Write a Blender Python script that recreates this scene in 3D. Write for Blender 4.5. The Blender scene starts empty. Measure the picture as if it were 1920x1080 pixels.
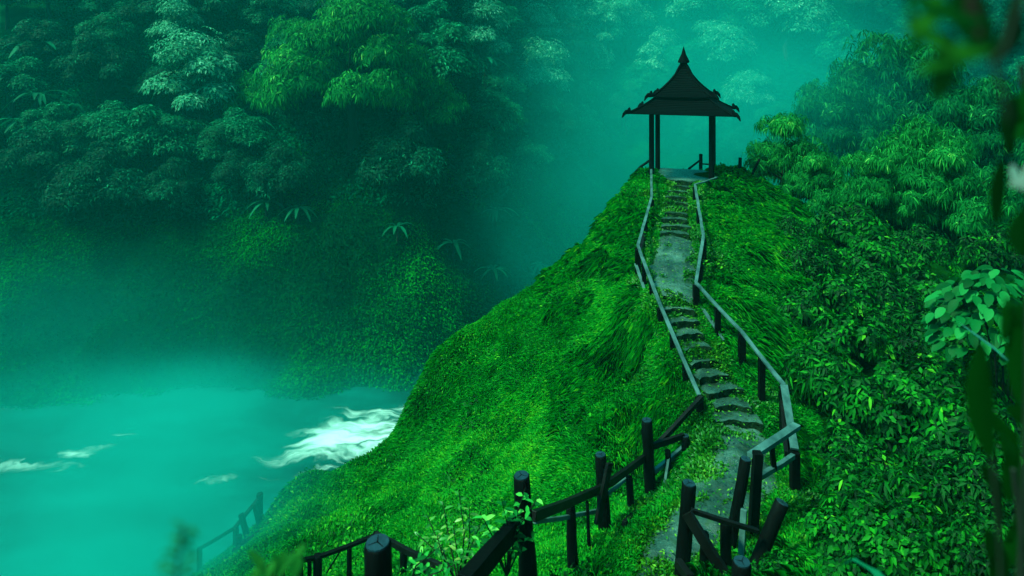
import bpy, math, random
import numpy as np
from mathutils import Vector, Matrix
sc = bpy.context.scene
R = math.radians
CZ = 30.0            # height of the viewpoint above the river
F = 1200.0; CX = 960.0; HY = 111.0

# ------------------------------------------------------------------ camera, world, sun, exposure
cam_d = bpy.data.cameras.new('camera'); cam = bpy.data.objects.new('camera', cam_d)
sc.collection.objects.link(cam); sc.camera = cam
cam.location = (0, 0, CZ); cam.rotation_euler = (R(90), 0, 0)
cam_d.sensor_width = 36; cam_d.lens = 22.5; cam_d.shift_y = -429/1920
cam_d.clip_start = 0.05; cam_d.clip_end = 1500
cam_d.dof.use_dof = True; cam_d.dof.focus_distance = 15; cam_d.dof.aperture_fstop = 1.8

SUN_EL, SUN_AZ = 58, -112       # elevation, azimuth from +Y towards +X (degrees)
w = bpy.data.worlds.new("World"); sc.world = w; w.use_nodes = True
nt = w.node_tree; nt.nodes.clear()
sky = nt.nodes.new('ShaderNodeTexSky'); sky.sky_type = 'NISHITA'; sky.sun_disc = False
sky.sun_elevation = R(SUN_EL); sky.sun_rotation = R(SUN_AZ)
sky.air_density = 1.0; sky.dust_density = 3.0
mx = nt.nodes.new('ShaderNodeMix'); mx.data_type = 'RGBA'; mx.blend_type = 'MULTIPLY'
mx.inputs[0].default_value = 1.0; mx.inputs[7].default_value = (0.06, 1.0, 0.92, 1)
bg = nt.nodes.new('ShaderNodeBackground'); bg.inputs[1].default_value = 0.07
wo = nt.nodes.new('ShaderNodeOutputWorld')
nt.links.new(sky.outputs[0], mx.inputs[6]); nt.links.new(mx.outputs[2], bg.inputs[0]); nt.links.new(bg.outputs[0], wo.inputs[0])
sl = bpy.data.lights.new('sun', 'SUN'); so = bpy.data.objects.new('sun', sl); sc.collection.objects.link(so)
sl.energy = 2.6; sl.angle = R(10); sl.color = (0.52, 1.0, 0.60)
so.rotation_euler = (R(90-SUN_EL), 0, R(180-SUN_AZ)); so.location = (0, 0, 80)
sc.view_settings.view_transform = 'Standard'; sc.view_settings.look = 'None'
sc.view_settings.exposure = 1.6; sc.view_settings.gamma = 1
cy = sc.cycles
cy.max_bounces = 5; cy.diffuse_bounces = 2; cy.glossy_bounces = 2; cy.transmission_bounces = 3
cy.volume_bounces = 1; cy.transparent_max_bounces = 8; cy.volume_step_rate = 1.0; cy.volume_max_steps = 128
cy.use_denoising = True

# ------------------------------------------------------------------ helpers
rs = np.random.RandomState(7)
def vnoise(x, y, s, seed=0):
    x = np.asarray(x, float)/s; y = np.asarray(y, float)/s
    xi = np.floor(x).astype(np.int64); yi = np.floor(y).astype(np.int64)
    fx = x-xi; fy = y-yi; fx = fx*fx*(3-2*fx); fy = fy*fy*(3-2*fy)
    def h(a, b):
        n = (a*374761393 + b*668265263 + seed*982451653) & 0x7fffffff
        n = ((n ^ (n >> 13))*1274126177) & 0x7fffffff
        return ((n ^ (n >> 16)) & 0xffff)/65535.0
    return ((h(xi, yi)*(1-fx)+h(xi+1, yi)*fx)*(1-fy) + (h(xi, yi+1)*(1-fx)+h(xi+1, yi+1)*fx)*fy)*2-1
def fbm(x, y, s, seed=0, o=3):
    return sum(vnoise(x, y, s/2**k, seed+k)/2**k for k in range(o))
def W(px, py, D): return Vector(((px-CX)/F*D, D, CZ+(HY-py)/F*D))
def nrm(a): return a/np.maximum(np.linalg.norm(a, axis=-1, keepdims=True), 1e-9)

def link(o, parent=None):
    sc.collection.objects.link(o)
    if parent is not None: o.parent = parent
    return o
def tag(o, label=None, cat=None, group=None, kind=None):
    if label: o['label'] = label
    if cat: o['category'] = cat
    if group: o['group'] = group
    if kind: o['kind'] = kind
    return o
def empty(name, loc, label, cat, group=None, rz=0, s=1.0):
    o = bpy.data.objects.new(name, None); o.empty_display_size = .2
    o.location = loc; o.rotation_euler = (0, 0, rz); o.scale = (s, s, s)
    link(o); return tag(o, label, cat, group)
def raw_mesh(name, V, loops, starts, totals, mat, smooth=False, rnd=None, uv=None):
    me = bpy.data.meshes.new(name); n = len(V)
    me.vertices.add(n); me.vertices.foreach_set('co', np.asarray(V, np.float32).ravel())
    me.loops.add(len(loops)); me.loops.foreach_set('vertex_index', np.asarray(loops, np.int32))
    me.polygons.add(len(starts)); me.polygons.foreach_set('loop_start', np.asarray(starts, np.int32))
    me.polygons.foreach_set('loop_total', np.asarray(totals, np.int32))
    if smooth: me.polygons.foreach_set('use_smooth', np.ones(len(starts), bool))
    me.update(calc_edges=True)
    if rnd is not None:
        a = me.attributes.new('rnd', 'FLOAT', 'POINT'); a.data.foreach_set('value', np.asarray(rnd, np.float32))
    me.materials.append(mat)
    return me
def tris_mesh(name, V, T, mat, smooth=False, rnd=None):
    T = np.asarray(T, np.int32); n = len(T)
    return raw_mesh(name, V, T.ravel(), np.arange(n)*3, np.full(n, 3), mat, smooth, rnd)
def grid_mesh(name, X, Y, Z, mat):
    ny, nx = X.shape; V = np.stack([X, Y, Z], -1).reshape(-1, 3)
    i = np.arange(ny*nx).reshape(ny, nx)
    q = np.stack([i[:-1, :-1], i[:-1, 1:], i[1:, 1:], i[1:, :-1]], -1).reshape(-1, 4)
    return raw_mesh(name, V, q.ravel(), np.arange(len(q))*4, np.full(len(q), 4), mat, True)

def leaves(B, D, N, L, Wd, rnd, droop=0.0, seg=1):
    """arrays of leaves -> (V, T, rnd). B base, D direction, N face normal."""
    n = len(B); D = nrm(D); S = nrm(np.cross(D, N)); N = np.cross(S, D)
    L = np.broadcast_to(np.asarray(L, float), (n,))[:, None]; Wd = np.broadcast_to(np.asarray(Wd, float), (n,))[:, None]
    g = np.array([0, 0, -1.0]); 
    if seg == 1:
        m = B+D*L*.45; tip = B+D*L+g*L*droop
        V = np.stack([B, m+S*Wd/2+N*Wd*.12, m-S*Wd/2+N*Wd*.12, tip], 1)
        T = np.array([[0, 1, 3], [0, 3, 2]]); k = 4
    else:
        m1 = B+D*L*.3+g*L*droop*.1; m2 = B+D*L*.68+g*L*droop*.5; tip = B+D*L+g*L*droop*1.15
        V = np.stack([B, m1+S*Wd*.5+N*Wd*.15, m1, m1-S*Wd*.5+N*Wd*.15, m2+S*Wd*.42+N*Wd*.12, m2, m2-S*Wd*.42+N*Wd*.12, tip], 1)
        T = np.array([[0, 1, 2], [0, 2, 3], [1, 4, 2], [4, 5, 2], [2, 5, 3], [5, 6, 3], [4, 7, 5], [5, 7, 6]]); k = 8
    T = (T[None]+(np.arange(n)*k)[:, None, None]).reshape(-1, 3)
    return V.reshape(-1, 3), T, np.repeat(rnd, k)
def cat_parts(parts):
    Vs, Ts, Rs, o = [], [], [], 0
    for V, T, r in parts:
        Vs.append(V); Ts.append(T+o); Rs.append(r); o += len(V)
    return np.concatenate(Vs), np.concatenate(Ts), np.concatenate(Rs)

class MB:
    def __init__(s): s.v = []; s.f = []
    def add(s, vs, fs):
        o = len(s.v); s.v += [tuple(v) for v in vs]; s.f += [tuple(i+o for i in f) for f in fs]; return s
    def beam(s, p0, p1, wd, ht, up=(0, 0, 1), taper=1.0):
        p0 = Vector(p0); p1 = Vector(p1); d = (p1-p0).normalized(); up = Vector(up)
        sd = d.cross(up)
        if sd.length < 1e-3: sd = d.cross(Vector((0, 1, 0)))
        sd.normalize(); u = sd.cross(d)
        vs = []
        for p, k in ((p0, 1), (p1, taper)):
            for a, b in ((-1, -1), (1, -1), (1, 1), (-1, 1)): vs.append(p+sd*a*wd/2*k+u*b*ht/2*k)
        return s.add(vs, [(3, 2, 1, 0), (4, 5, 6, 7), (0, 1, 5, 4), (1, 2, 6, 5), (2, 3, 7, 6), (3, 0, 4, 7)])
    def tube(s, pts, rad, seg=8, cap=True, wob=0.0):
        pts = [Vector(p) for p in pts]; vs = []; fs = []
        for i, p in enumerate(pts):
            d = (pts[min(i+1, len(pts)-1)]-pts[max(i-1, 0)]).normalized()
            a = d.cross(Vector((0, 1, .13))).normalized(); b = d.cross(a)
            r = rad[i] if hasattr(rad, '__len__') else rad
            for k in range(seg):
                t = 2*math.pi*k/seg; rr = r*(1+wob*math.sin(k*2.4+i*.7)+wob*.5*math.sin(k*5.1+1.3))
                vs.append(p+a*math.cos(t)*rr+b*math.sin(t)*rr)
        for i in range(len(pts)-1):
            for k in range(seg):
                k2 = (k+1) % seg; fs.append((i*seg+k, i*seg+k2, (i+1)*seg+k2, (i+1)*seg+k))
        if cap: fs.append(tuple(range(seg-1, -1, -1))); fs.append(tuple((len(pts)-1)*seg+k for k in range(seg)))
        return s.add(vs, fs)
    def mesh(s, name, mat, smooth=False):
        me = bpy.data.meshes.new(name); me.from_pydata(s.v, [], s.f); me.update(); me.materials.append(mat)
        bm_fix(me)
        if smooth:
            me.polygons.foreach_set('use_smooth', np.ones(len(me.polygons), bool)); me.set_sharp_from_angle(angle=R(45))
        return me
    def build(s, name, mat, parent=None, smooth=False, bevel=0):
        o = bpy.data.objects.new(name, s.mesh(name, mat, smooth)); link(o, parent)
        if parent is not None: o.matrix_parent_inverse = parent.matrix_world.inverted() if False else Matrix.Translation(-parent.location)
        if bevel:
            m = o.modifiers.new('bevel', 'BEVEL'); m.width = bevel; m.segments = 2; m.limit_method = 'ANGLE'
        return o
import bmesh
def bm_fix(me):
    bm = bmesh.new(); bm.from_mesh(me); bmesh.ops.recalc_face_normals(bm, faces=bm.faces); bm.to_mesh(me); bm.free()

# ------------------------------------------------------------------ materials
def new_mat(name):
    m = bpy.data.materials.new(name); m.use_nodes = True; t = m.node_tree
    b = t.nodes['Principled BSDF']; return m, t, b
def ramp(t, cols, fac):
    r = t.nodes.new('ShaderNodeValToRGB'); e = r.color_ramp.elements
    while len(e) < len(cols): e.new(0.5)
    for i, (p, c) in enumerate(cols): e[i].position = p; e[i].color = (*c, 1)
    t.links.new(fac, r.inputs[0]); return r
def leaf_mat(name, cols, rough=.42, trans=.3, spec=.5):
    m, t, b = new_mat(name)
    a = t.nodes.new('ShaderNodeAttribute'); a.attribute_name = 'rnd'
    r = ramp(t, cols, a.outputs['Fac'])
    t.links.new(r.outputs[0], b.inputs['Base Color']); b.inputs['Roughness'].default_value = rough
    b.inputs['Specular IOR Level'].default_value = spec
    tr = t.nodes.new('ShaderNodeBsdfTranslucent'); t.links.new(r.outputs[0], tr.inputs[0])
    ms = t.nodes.new('ShaderNodeMixShader'); ms.inputs[0].default_value = trans
    t.links.new(b.outputs[0], ms.inputs[1]); t.links.new(tr.outputs[0], ms.inputs[2])
    t.links.new(ms.outputs[0], t.nodes['Material Output'].inputs[0]); return m
def noise(t, scale, detail=6, rough=.6, co='Object', mp=None):
    tc = t.nodes.new('ShaderNodeTexCoord'); n = t.nodes.new('ShaderNodeTexNoise')
    n.inputs['Scale'].default_value = scale; n.inputs['Detail'].default_value = detail; n.inputs['Roughness'].default_value = rough
    src = tc.outputs[co]
    if mp:
        m = t.nodes.new('ShaderNodeMapping'); m.inputs['Scale'].default_value = mp; t.links.new(src, m.inputs[0]); src = m.outputs[0]
    t.links.new(src, n.inputs['Vector']); return n
def bump(t, b, h, strength=.5, dist=.05):
    n = t.nodes.new('ShaderNodeBump'); n.inputs['Strength'].default_value = strength; n.inputs['Distance'].default_value = dist
    t.links.new(h, n.inputs['Height']); t.links.new(n.outputs[0], b.inputs['Normal'])

GRASS = leaf_mat('grass_blades', [(0, (.000, .025, .002)), (.28, (.0, .11, .007)), (.58, (.001, .25, .012)), (.85, (.02, .38, .014)), (1, (.14, .5, .015))], .55, .4, .08)
CREEP = leaf_mat('creeper_leaves', [(0, (.002, .06, .004)), (.45, (.01, .15, .005)), (.8, (.06, .27, .008)), (1, (.2, .42, .02))], .45, .3, .3)
MOSS = leaf_mat('bank_cover', [(0, (.0, .02, .009)), (.35, (.0, .045, .012)), (.6, (.001, .12, .010)), (1, (.012, .28, .012))], .8, .2, .0)
LF_DARK = leaf_mat('dark_foliage', [(0, (.0, .01, .006)), (.55, (.0005, .06, .03)), (1, (.006, .26, .125))], .6, .35, .06)
LF_MID = leaf_mat('mid_foliage', [(0, (.0, .02, .010)), (.55, (.001, .13, .055)), (1, (.02, .42, .18))], .6, .35, .06)
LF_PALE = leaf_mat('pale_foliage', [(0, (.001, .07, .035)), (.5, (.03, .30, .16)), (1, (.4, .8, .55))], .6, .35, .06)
LF_YEL = leaf_mat('bright_foliage', [(0, (.001, .05, .012)), (.5, (.005, .18, .03)), (.8, (.04, .42, .06)), (1, (.3, .7, .12))], .6, .35, .06)
LF_NEAR = leaf_mat('shrub_foliage', [(0, (.0, .012, .002)), (.25, (.0, .03, .004)), (.5, (.001, .10, .008)), (.8, (.014, .30, .010)), (1, (.16, .55, .02))], .6, .35, .14)
LF_BROAD = leaf_mat('broad_foliage', [(0, (.001, .05, .010)), (.6, (.003, .14, .03)), (1, (.02, .26, .06))], .55, .3, .08)
LF_BANANA = leaf_mat('long_leaf', [(0, (.0, .06, .03)), (1, (.005, .17, .08))], .6, .3, .05)
LF_FORE = leaf_mat('near_leaf', [(0, (.001, .03, .002)), (.6, (.003, .10, .005)), (1, (.06, .28, .015))], .5, .5, .2)
LF_GOLD = leaf_mat('near_leaf_pale', [(0, (.01, .15, .02)), (.7, (.06, .32, .04)), (1, (.4, .5, .1))], .4, .4)
LF_RED = leaf_mat('red_leaf', [(0, (.06, .012, .004)), (1, (.12, .03, .01))], .5, .3)
PETAL = leaf_mat('petal', [(0, (.5, .36, .3)), (1, (.75, .62, .5))], .5, .3)
LF_BACK = leaf_mat('back_foliage', [(0, (.0, .03, .010)), (.5, (.002, .12, .03)), (.85, (.015, .28, .06)), (1, (.08, .45, .09))], .6, .35, .05)
FERN = leaf_mat('undergrowth', [(0, (.0, .02, .011)), (.6, (.0, .075, .035)), (1, (.004, .2, .09))], .7, .25, .0)

def soil_mat(name, c1, c2, sc_=3):
    m, t, b = new_mat(name); n = noise(t, sc_, 8)
    r = ramp(t, [(.3, c1), (.7, c2)], n.outputs['Fac']); t.links.new(r.outputs[0], b.inputs['Base Color'])
    b.inputs['Roughness'].default_value = .9; b.inputs['Specular IOR Level'].default_value = 0; bump(t, b, n.outputs['Fac'], .8, .1); return m
SOIL = soil_mat('ridge_soil', (.001, .016, .002), (.003, .045, .004), 2.5)
RISER_SHADE = soil_mat('painted_riser_shade', (.003, .010, .004), (.022, .045, .02), 9)  # shade of the step risers, painted in as a darker colour
HILL = soil_mat('hill_soil', (.001, .014, .006), (.002, .035, .010), .8)

def wood_mat(name, c1, c2, rough, gr=(1, 1, 1), bs=.5, spec=.12):
    m, t, b = new_mat(name); b.inputs['Specular IOR Level'].default_value = spec
    n = noise(t, 14, 8, .65, mp=gr); n2 = noise(t, 2.2, 4)
    r = ramp(t, [(.3, c1), (.7, c2)], n.outputs['Fac'])
    mm = t.nodes.new('ShaderNodeMix'); mm.data_type = 'RGBA'; mm.blend_type = 'MULTIPLY'; mm.inputs[0].default_value = .8
    r2 = ramp(t, [(.3, (.45, .5, .5)), (.75, (1, 1, 1))], n2.outputs['Fac'])
    t.links.new(r.outputs[0], mm.inputs[6]); t.links.new(r2.outputs[0], mm.inputs[7]); t.links.new(mm.outputs[2], b.inputs['Base Color'])
    rr = t.nodes.new('ShaderNodeMapRange'); rr.inputs[3].default_value = rough-.12; rr.inputs[4].default_value = rough+.2
    t.links.new(n2.outputs['Fac'], rr.inputs[0]); t.links.new(rr.outputs[0], b.inputs['Roughness'])
    bump(t, b, n.outputs['Fac'], bs, .01); return m
POST = wood_mat('wet_black_post', (.0006, .0005, .0007), (.0045, .0035, .004), .6, (1, 1, .12), bs=1.0, spec=.06)
PLANK = wood_mat('grey_wet_plank', (.015, .045, .045), (.12, .21, .21), .42, (.3, .15, .3), spec=.4)
DPLANK = wood_mat('brown_wet_plank', (.0025, .0018, .002), (.012, .008, .008), .45, (.3, .15, .3))
ENDG = wood_mat('end_grain', (.006, .018, .03), (.02, .05, .075), .4, (1, 1, 1), spec=.3)
ROOF = wood_mat('old_roof_shingle', (.0008, .0008, .0015), (.003, .0035, .005), .75, spec=.04)
BARK = wood_mat('wet_bark', (.01, .012, .008), (.03, .03, .02), .7)

def stone_mat(name, wet=.25):
    m, t, b = new_mat(name)
    n = noise(t, 1.3, 5); n2 = noise(t, 38, 5, .7); n3 = noise(t, 7, 6)
    r = ramp(t, [(.30, (.008, .016, .008)), (.5, (.03, .075, .06)), (.72, (.12, .21, .17))], n.outputs['Fac'])
    r2 = ramp(t, [(.3, (.35, .35, .35)), (.7, (1.25, 1.25, 1.25))], n2.outputs['Fac'])
    mm = t.nodes.new('ShaderNodeMix'); mm.data_type = 'RGBA'; mm.blend_type = 'MULTIPLY'; mm.inputs[0].default_value = 1
    t.links.new(r.outputs[0], mm.inputs[6]); t.links.new(r2.outputs[0], mm.inputs[7])
    m2 = t.nodes.new('ShaderNodeMix'); m2.data_type = 'RGBA'; m2.inputs[7].default_value = (.012, .05, .008, 1)
    r3 = ramp(t, [(.56, (0, 0, 0)), (.66, (.8, .8, .8))], n3.outputs['Fac'])
    t.links.new(r3.outputs[0], m2.inputs[0]); t.links.new(mm.outputs[2], m2.inputs[6]); t.links.new(m2.outputs[2], b.inputs['Base Color'])
    rr = ramp(t, [(.35, (.12,)*3), (.6, (.55,)*3)], n3.outputs['Fac']); t.links.new(rr.outputs[0], b.inputs['Roughness'])
    ad = t.nodes.new('ShaderNodeMath'); ad.operation = 'ADD'; t.links.new(n2.outputs['Fac'], ad.inputs[0])
    ml = t.nodes.new('ShaderNodeMath'); ml.operation = 'MULTIPLY'; ml.inputs[1].default_value = 2; t.links.new(n3.outputs['Fac'], ml.inputs[0])
    t.links.new(ml.outputs[0], ad.inputs[1]); bump(t, b, ad.outputs[0], .7, .02); return m
STONE = stone_mat('wet_stone')

# ------------------------------------------------------------------ ridge terrain
path_pts = [(1215, 1130, 8.0), (1225, 1080, 8.9), (1255, 1030, 9.5), (1325, 960, 10.3), (1385, 885, 11.4), (1392, 840, 12.0), (1385, 801, 12.6),
            (1372, 760, 13.1), (1345, 722, 13.6), (1318, 680, 14.15), (1297, 640, 14.7), (1276, 600, 15.3), (1266, 563, 15.8),
            (1264, 530, 16.7), (1267, 490, 17.8), (1266, 446, 19.0), (1266, 420, 20.2), (1267, 395, 21.6), (1270, 368, 23.2), (1277, 345, 24.6), (1282, 338, 25.2)]
path_hw = [.26, .28, .32, .5, .62, .5, .42, .4, .38, .36, .34, .34, .42, .62, .64, .46, .38, .38, .38, .40, .46]
PW = [W(*p) for p in path_pts]
ctrl = [(p.x, p.y, p.z) for p in PW[1:]]
for p, hw in zip(PW[1:], path_hw[1:]):
    ctrl += [(p.x+.75, p.y, p.z-.05), (p.x-.75, p.y, p.z-.08)]
for px, py, D in [(1000, 900, 13), (900, 900, 14), (700, 950, 14.5), (600, 1000, 13.5), (850, 750, 17.5), (1000, 700, 17), (1100, 600, 17.5),
                  (1150, 500, 18.5), (1188, 400, 21.3), (1182, 335, 25), (1100, 450, 22), (1000, 535, 21), (900, 600, 20), (820, 670, 19), (780, 760, 18),
                  (745, 835, 17.5), (640, 885, 17), (540, 925, 17), (490, 985, 17), (400, 1060, 16), (1100, 850, 13), (1210, 930, 12.2), (1126, 1005, 10.6),
                  (1060, 1020, 10), (990, 1100, 7.6), (1100, 1080, 8.7), (1200, 700, 14.8), (1150, 780, 14), (950, 1000, 11.5), (700, 1080, 11.5),
                  (1420, 342, 25), (1345, 325, 25.5), (1380, 380, 22.5), (1350, 450, 19), (1540, 435, 24), (1450, 550, 17.5), (1600, 650, 16), (1550, 800, 13), (1450, 700, 14.4), (1420, 600, 16),
                  (1700, 700, 15.5), (1650, 850, 12), (1500, 920, 11), (1480, 1050, 9), (1600, 1060, 8), (1750, 950, 10), (1900, 1000, 8), (1900, 700, 14), (1850, 540, 20), (1750, 470, 25), (1350, 1080, 8.9)]:
    p = W(px, py, D); ctrl.append((p.x, p.y, p.z))
for x, y, h in [(0, 0, 1.75), (0, 2.2, 3.3), (-1, 4.8, 4.8), (1.5, 4.5, 4.6), (4, 4, 3.8), (4, 0, 1.6), (-4, 0, 4.5), (-4, 4, 6.8), (-1, 8, 7.1), (-5, 10, 9.8), (-3.5, 6.5, 8), (-9, 10, 12), (-9, 3, 8),
                (0, -6, -.5), (6, -6, -1), (-6, -6, 3), (8, 4, 4), (12, 4, 3), (20, 5, 2), (20, 14, 4), (30, 20, 4), (30, 35, 5), (40, 45, 6), (20, 30, 8.8), (14, 32, 8.5), (10, 29, 6), (6.7, 29, 5.6), (26, 40, 9)]:
    ctrl.append((x, y, CZ-h))
ctrl = np.array(ctrl)
def tps_fit(P, z, lam=.02):
    d = np.linalg.norm(P[:, None]-P[None], axis=2); K = np.where(d > 0, d*d*np.log(d+1e-9), 0)+lam*np.eye(len(P))
    A = np.hstack([np.ones((len(P), 1)), P]); M = np.block([[K, A], [A.T, np.zeros((3, 3))]])
    return np.linalg.solve(M, np.concatenate([z, np.zeros(3)]))
cf = tps_fit(ctrl[:, :2], ctrl[:, 2])
EDGE = [(-9.2, -20), (-11, 12.5), (-8.9, 16.6), (-7.3, 17.4), (-4.8, 17), (-3.2, 17.5), (-2.7, 18), (-2.2, 19), (-1, 20), (.7, 21), (3.0, 22), (5.2, 25), (5.7, 28.0), (8, 31), (14, 36), (30, 44), (60, 50), (60, -20)]
GX0, GY0, GS = -42.0, -8.0, .14
gx = np.arange(GX0, 46, GS); gy = np.arange(GY0, 62, GS)
GXX, GYY = np.meshgrid(gx, gy)
def tps_eval(x, y):
    out = cf[-3]+cf[-2]*x+cf[-1]*y
    for i in range(len(ctrl)):
        d2 = (x-ctrl[i, 0])**2+(y-ctrl[i, 1])**2
        out = out+cf[i]*.5*d2*np.log(d2+1e-12)
    return out
def poly_sd(x, y, P):
    d = np.full(x.shape, 1e9); ins = np.zeros(x.shape, bool); n = len(P)
    for i in range(n):
        ax, ay = P[i]; bx, by = P[(i+1) % n]; ex, ey = bx-ax, by-ay
        t = np.clip(((x-ax)*ex+(y-ay)*ey)/(ex*ex+ey*ey), 0, 1)
        d = np.minimum(d, np.hypot(x-ax-t*ex, y-ay-t*ey))
        c = ((ay > y) != (by > y)); 
        with np.errstate(divide='ignore', invalid='ignore'): xi = ax+(y-ay)/(by-ay if by != ay else 1e-9)*ex
        ins ^= c & (x < xi)
    return np.where(ins, -d, d)
SD = poly_sd(GXX, GYY, EDGE)
GZ = tps_eval(GXX, GYY)
ss = np.maximum(SD, 0)
GZ = np.clip(GZ, CZ-16, CZ+1)
GZ = GZ - 1.75*(np.sqrt(ss*ss+.25)-.5)
# path mask and mounds
PXY = np.array([(p.x, p.y) for p in PW])
def path_dist(x, y):
    d = np.full(x.shape, 1e9)
    for i in range(len(PXY)-1):
        ax, ay = PXY[i]; bx, by = PXY[i+1]; ex, ey = bx-ax, by-ay
        t = np.clip(((x-ax)*ex+(y-ay)*ey)/(ex*ex+ey*ey), 0, 1)
        hw = path_hw[i]*(1-t)+path_hw[i+1]*t
        d = np.minimum(d, np.hypot(x-ax-t*ex, y-ay-t*ey)-hw)
    return d
GPD = path_dist(GXX, GYY)
mound = np.clip((GPD-.45)/1.3, 0, 1)
pav = np.clip((np.hypot(GXX-6.7, GYY-26.2)-1.8)/1.2, 0, 1)
GZ = GZ+mound*pav*(.16*fbm(GXX, GYY, 1.1, 3, 3)+.22*fbm(GXX, GYY, 3.2, 9, 2)) - .05*(GPD < .05)
GZ = GZ-1.3*np.exp(-((GXX-7.1)**2+(GYY-11.6)**2)/.8)
GZ = np.maximum(GZ, -3)
gu, gv = np.gradient(GZ, GS)       # d/dy, d/dx
def samp(A, x, y):
    fx = np.clip((np.asarray(x)-GX0)/GS, 0, len(gx)-1.001); fy = np.clip((np.asarray(y)-GY0)/GS, 0, len(gy)-1.001)
    i = fx.astype(int); j = fy.astype(int); fx = fx-i; fy = fy-j
    return (A[j, i]*(1-fx)+A[j, i+1]*fx)*(1-fy)+(A[j+1, i]*(1-fx)+A[j+1, i+1]*fx)*fy
def tz(x, y): return float(samp(GZ, np.array(x), np.array(y)))
ground = bpy.data.objects.new('ground', grid_mesh('ground', GXX, GYY, GZ, SOIL)); link(ground); tag(ground, kind='structure')

# ------------------------------------------------------------------ far hills and river
hx = np.arange(-170, 171, 1.1); hy = np.arange(34, 262, 1.1); HX, HYY = np.meshgrid(hx, hy)
def shore(x): return np.interp(x, [-170, -60, -30, -16, -10, -3, 6, 18, 32, 46, 60, 90, 170], [45, 54, 57, 56.5, 58, 70, 92, 112, 112, 92, 76, 72, 70])
def hillz(x, y):
    t = y-shore(x)+2.5*fbm(x, y, 14, 21, 2)
    z = np.interp(t, [-30, -6, 0, 5, 12, 20, 30, 45, 70, 130, 220], [-8, -3, 0, 3.4, 7.5, 13, 20, 33, 58, 98, 130])
    return z+1.3*fbm(x, y, 9, 5, 3)+.5*fbm(x, y, 2.6, 6, 2)
hills = bpy.data.objects.new('hills', grid_mesh('hills', HX, HYY, hillz(HX, HYY), HILL)); link(hills); tag(hills, kind='structure')

m, t, b = new_mat('river_water')
tc = t.nodes.new('ShaderNodeTexCoord')
def mathn(op, a, b2=None, c=None):
    n = t.nodes.new('ShaderNodeMath'); n.operation = op
    for i, v in enumerate((a, b2, c)):
        if v is None: continue
        if isinstance(v, (int, float)): n.inputs[i].default_value = v
        else: t.links.new(v, n.inputs[i])
    return n.outputs[0]
sep = t.nodes.new('ShaderNodeSeparateXYZ')
dn = noise(t, .28, 3, .5); 
wv = t.nodes.new('ShaderNodeVectorMath'); wv.operation = 'MULTIPLY_ADD'; t.links.new(dn.outputs['Color'], wv.inputs[0]); wv.inputs[1].default_value = (4.0, 5.5, 0)
t.links.new(tc.outputs['Object'], wv.inputs[2]); 
mp = t.nodes.new('ShaderNodeMapping'); mp.inputs['Rotation'].default_value = (0, 0, R(-28)); mp.inputs['Scale'].default_value = (.17, .62, 1)
t.links.new(wv.outputs[0], mp.inputs[0])
fn = t.nodes.new('ShaderNodeTexNoise'); fn.inputs['Scale'].default_value = 1.0; fn.inputs['Detail'].default_value = 7; fn.inputs['Roughness'].default_value = .55; fn.inputs['Distortion'].default_value = .4
t.links.new(mp.outputs[0], fn.inputs['Vector'])
t.links.new(tc.outputs['Object'], sep.inputs[0])
def blob(cx, cyy, rx, ry, ang):
    c, s = math.cos(R(ang)), math.sin(R(ang))
    dx = mathn('SUBTRACT', sep.outputs[0], cx); dy = mathn('SUBTRACT', sep.outputs[1], cyy)
    u = mathn('ADD', mathn('MULTIPLY', dx, c/rx), mathn('MULTIPLY', dy, s/rx))
    v = mathn('ADD', mathn('MULTIPLY', dx, -s/ry), mathn('MULTIPLY', dy, c/ry))
    d = mathn('ADD', mathn('MULTIPLY', u, u), mathn('MULTIPLY', v, v))
    return mathn('MAXIMUM', mathn('SUBTRACT', 1.0, d), 0.0)
rap = blob(-12.0, 51.0, 9.0, 5.2, 20)
sm1 = blob(-38, 47.3, 7.5, 2.0, 6); sm2 = mathn('ADD', blob(-32, 49.8, 3.0, 1.5, 25), blob(-21.5, 45.6, 2.2, .9, 15))
sh = mathn('ADD', mathn('MULTIPLY', rap, .42), mathn('ADD', mathn('MULTIPLY', sm1, .33), mathn('MULTIPLY', sm2, .22)))
fo = mathn('ADD', fn.outputs['Fac'], sh)
fm = t.nodes.new('ShaderNodeMapRange'); fm.inputs[1].default_value = .70; fm.inputs[2].default_value = 1.0; t.links.new(fo, fm.inputs[0]); fm.interpolation_type = 'SMOOTHSTEP'
mc = t.nodes.new('ShaderNodeMix'); mc.data_type = 'RGBA'; wn = noise(t, .09, 5, .6, mp=(1, 2.2, 1)); wr = ramp(t, [(.38, (.0, .02, .019)), (.62, (.0, .085, .078))], wn.outputs['Fac']); t.links.new(wr.outputs[0], mc.inputs[6]); mc.inputs[7].default_value = (.86, .9, .88, 1)
t.links.new(fm.outputs[0], mc.inputs[0]); t.links.new(mc.outputs[2], b.inputs['Base Color'])
b.inputs['Roughness'].default_value = .35
bump(t, b, fo, .10, .3)
WATER = m
wx = np.arange(-170, 71, 1.5); wy = np.arange(10, 130, 1.5); WX, WY = np.meshgrid(wx, wy)
river = bpy.data.objects.new('river', grid_mesh('river', WX, WY, .10*fbm(WX, WY, 4, 31, 2), WATER)); link(river); tag(river, kind='structure')

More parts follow.
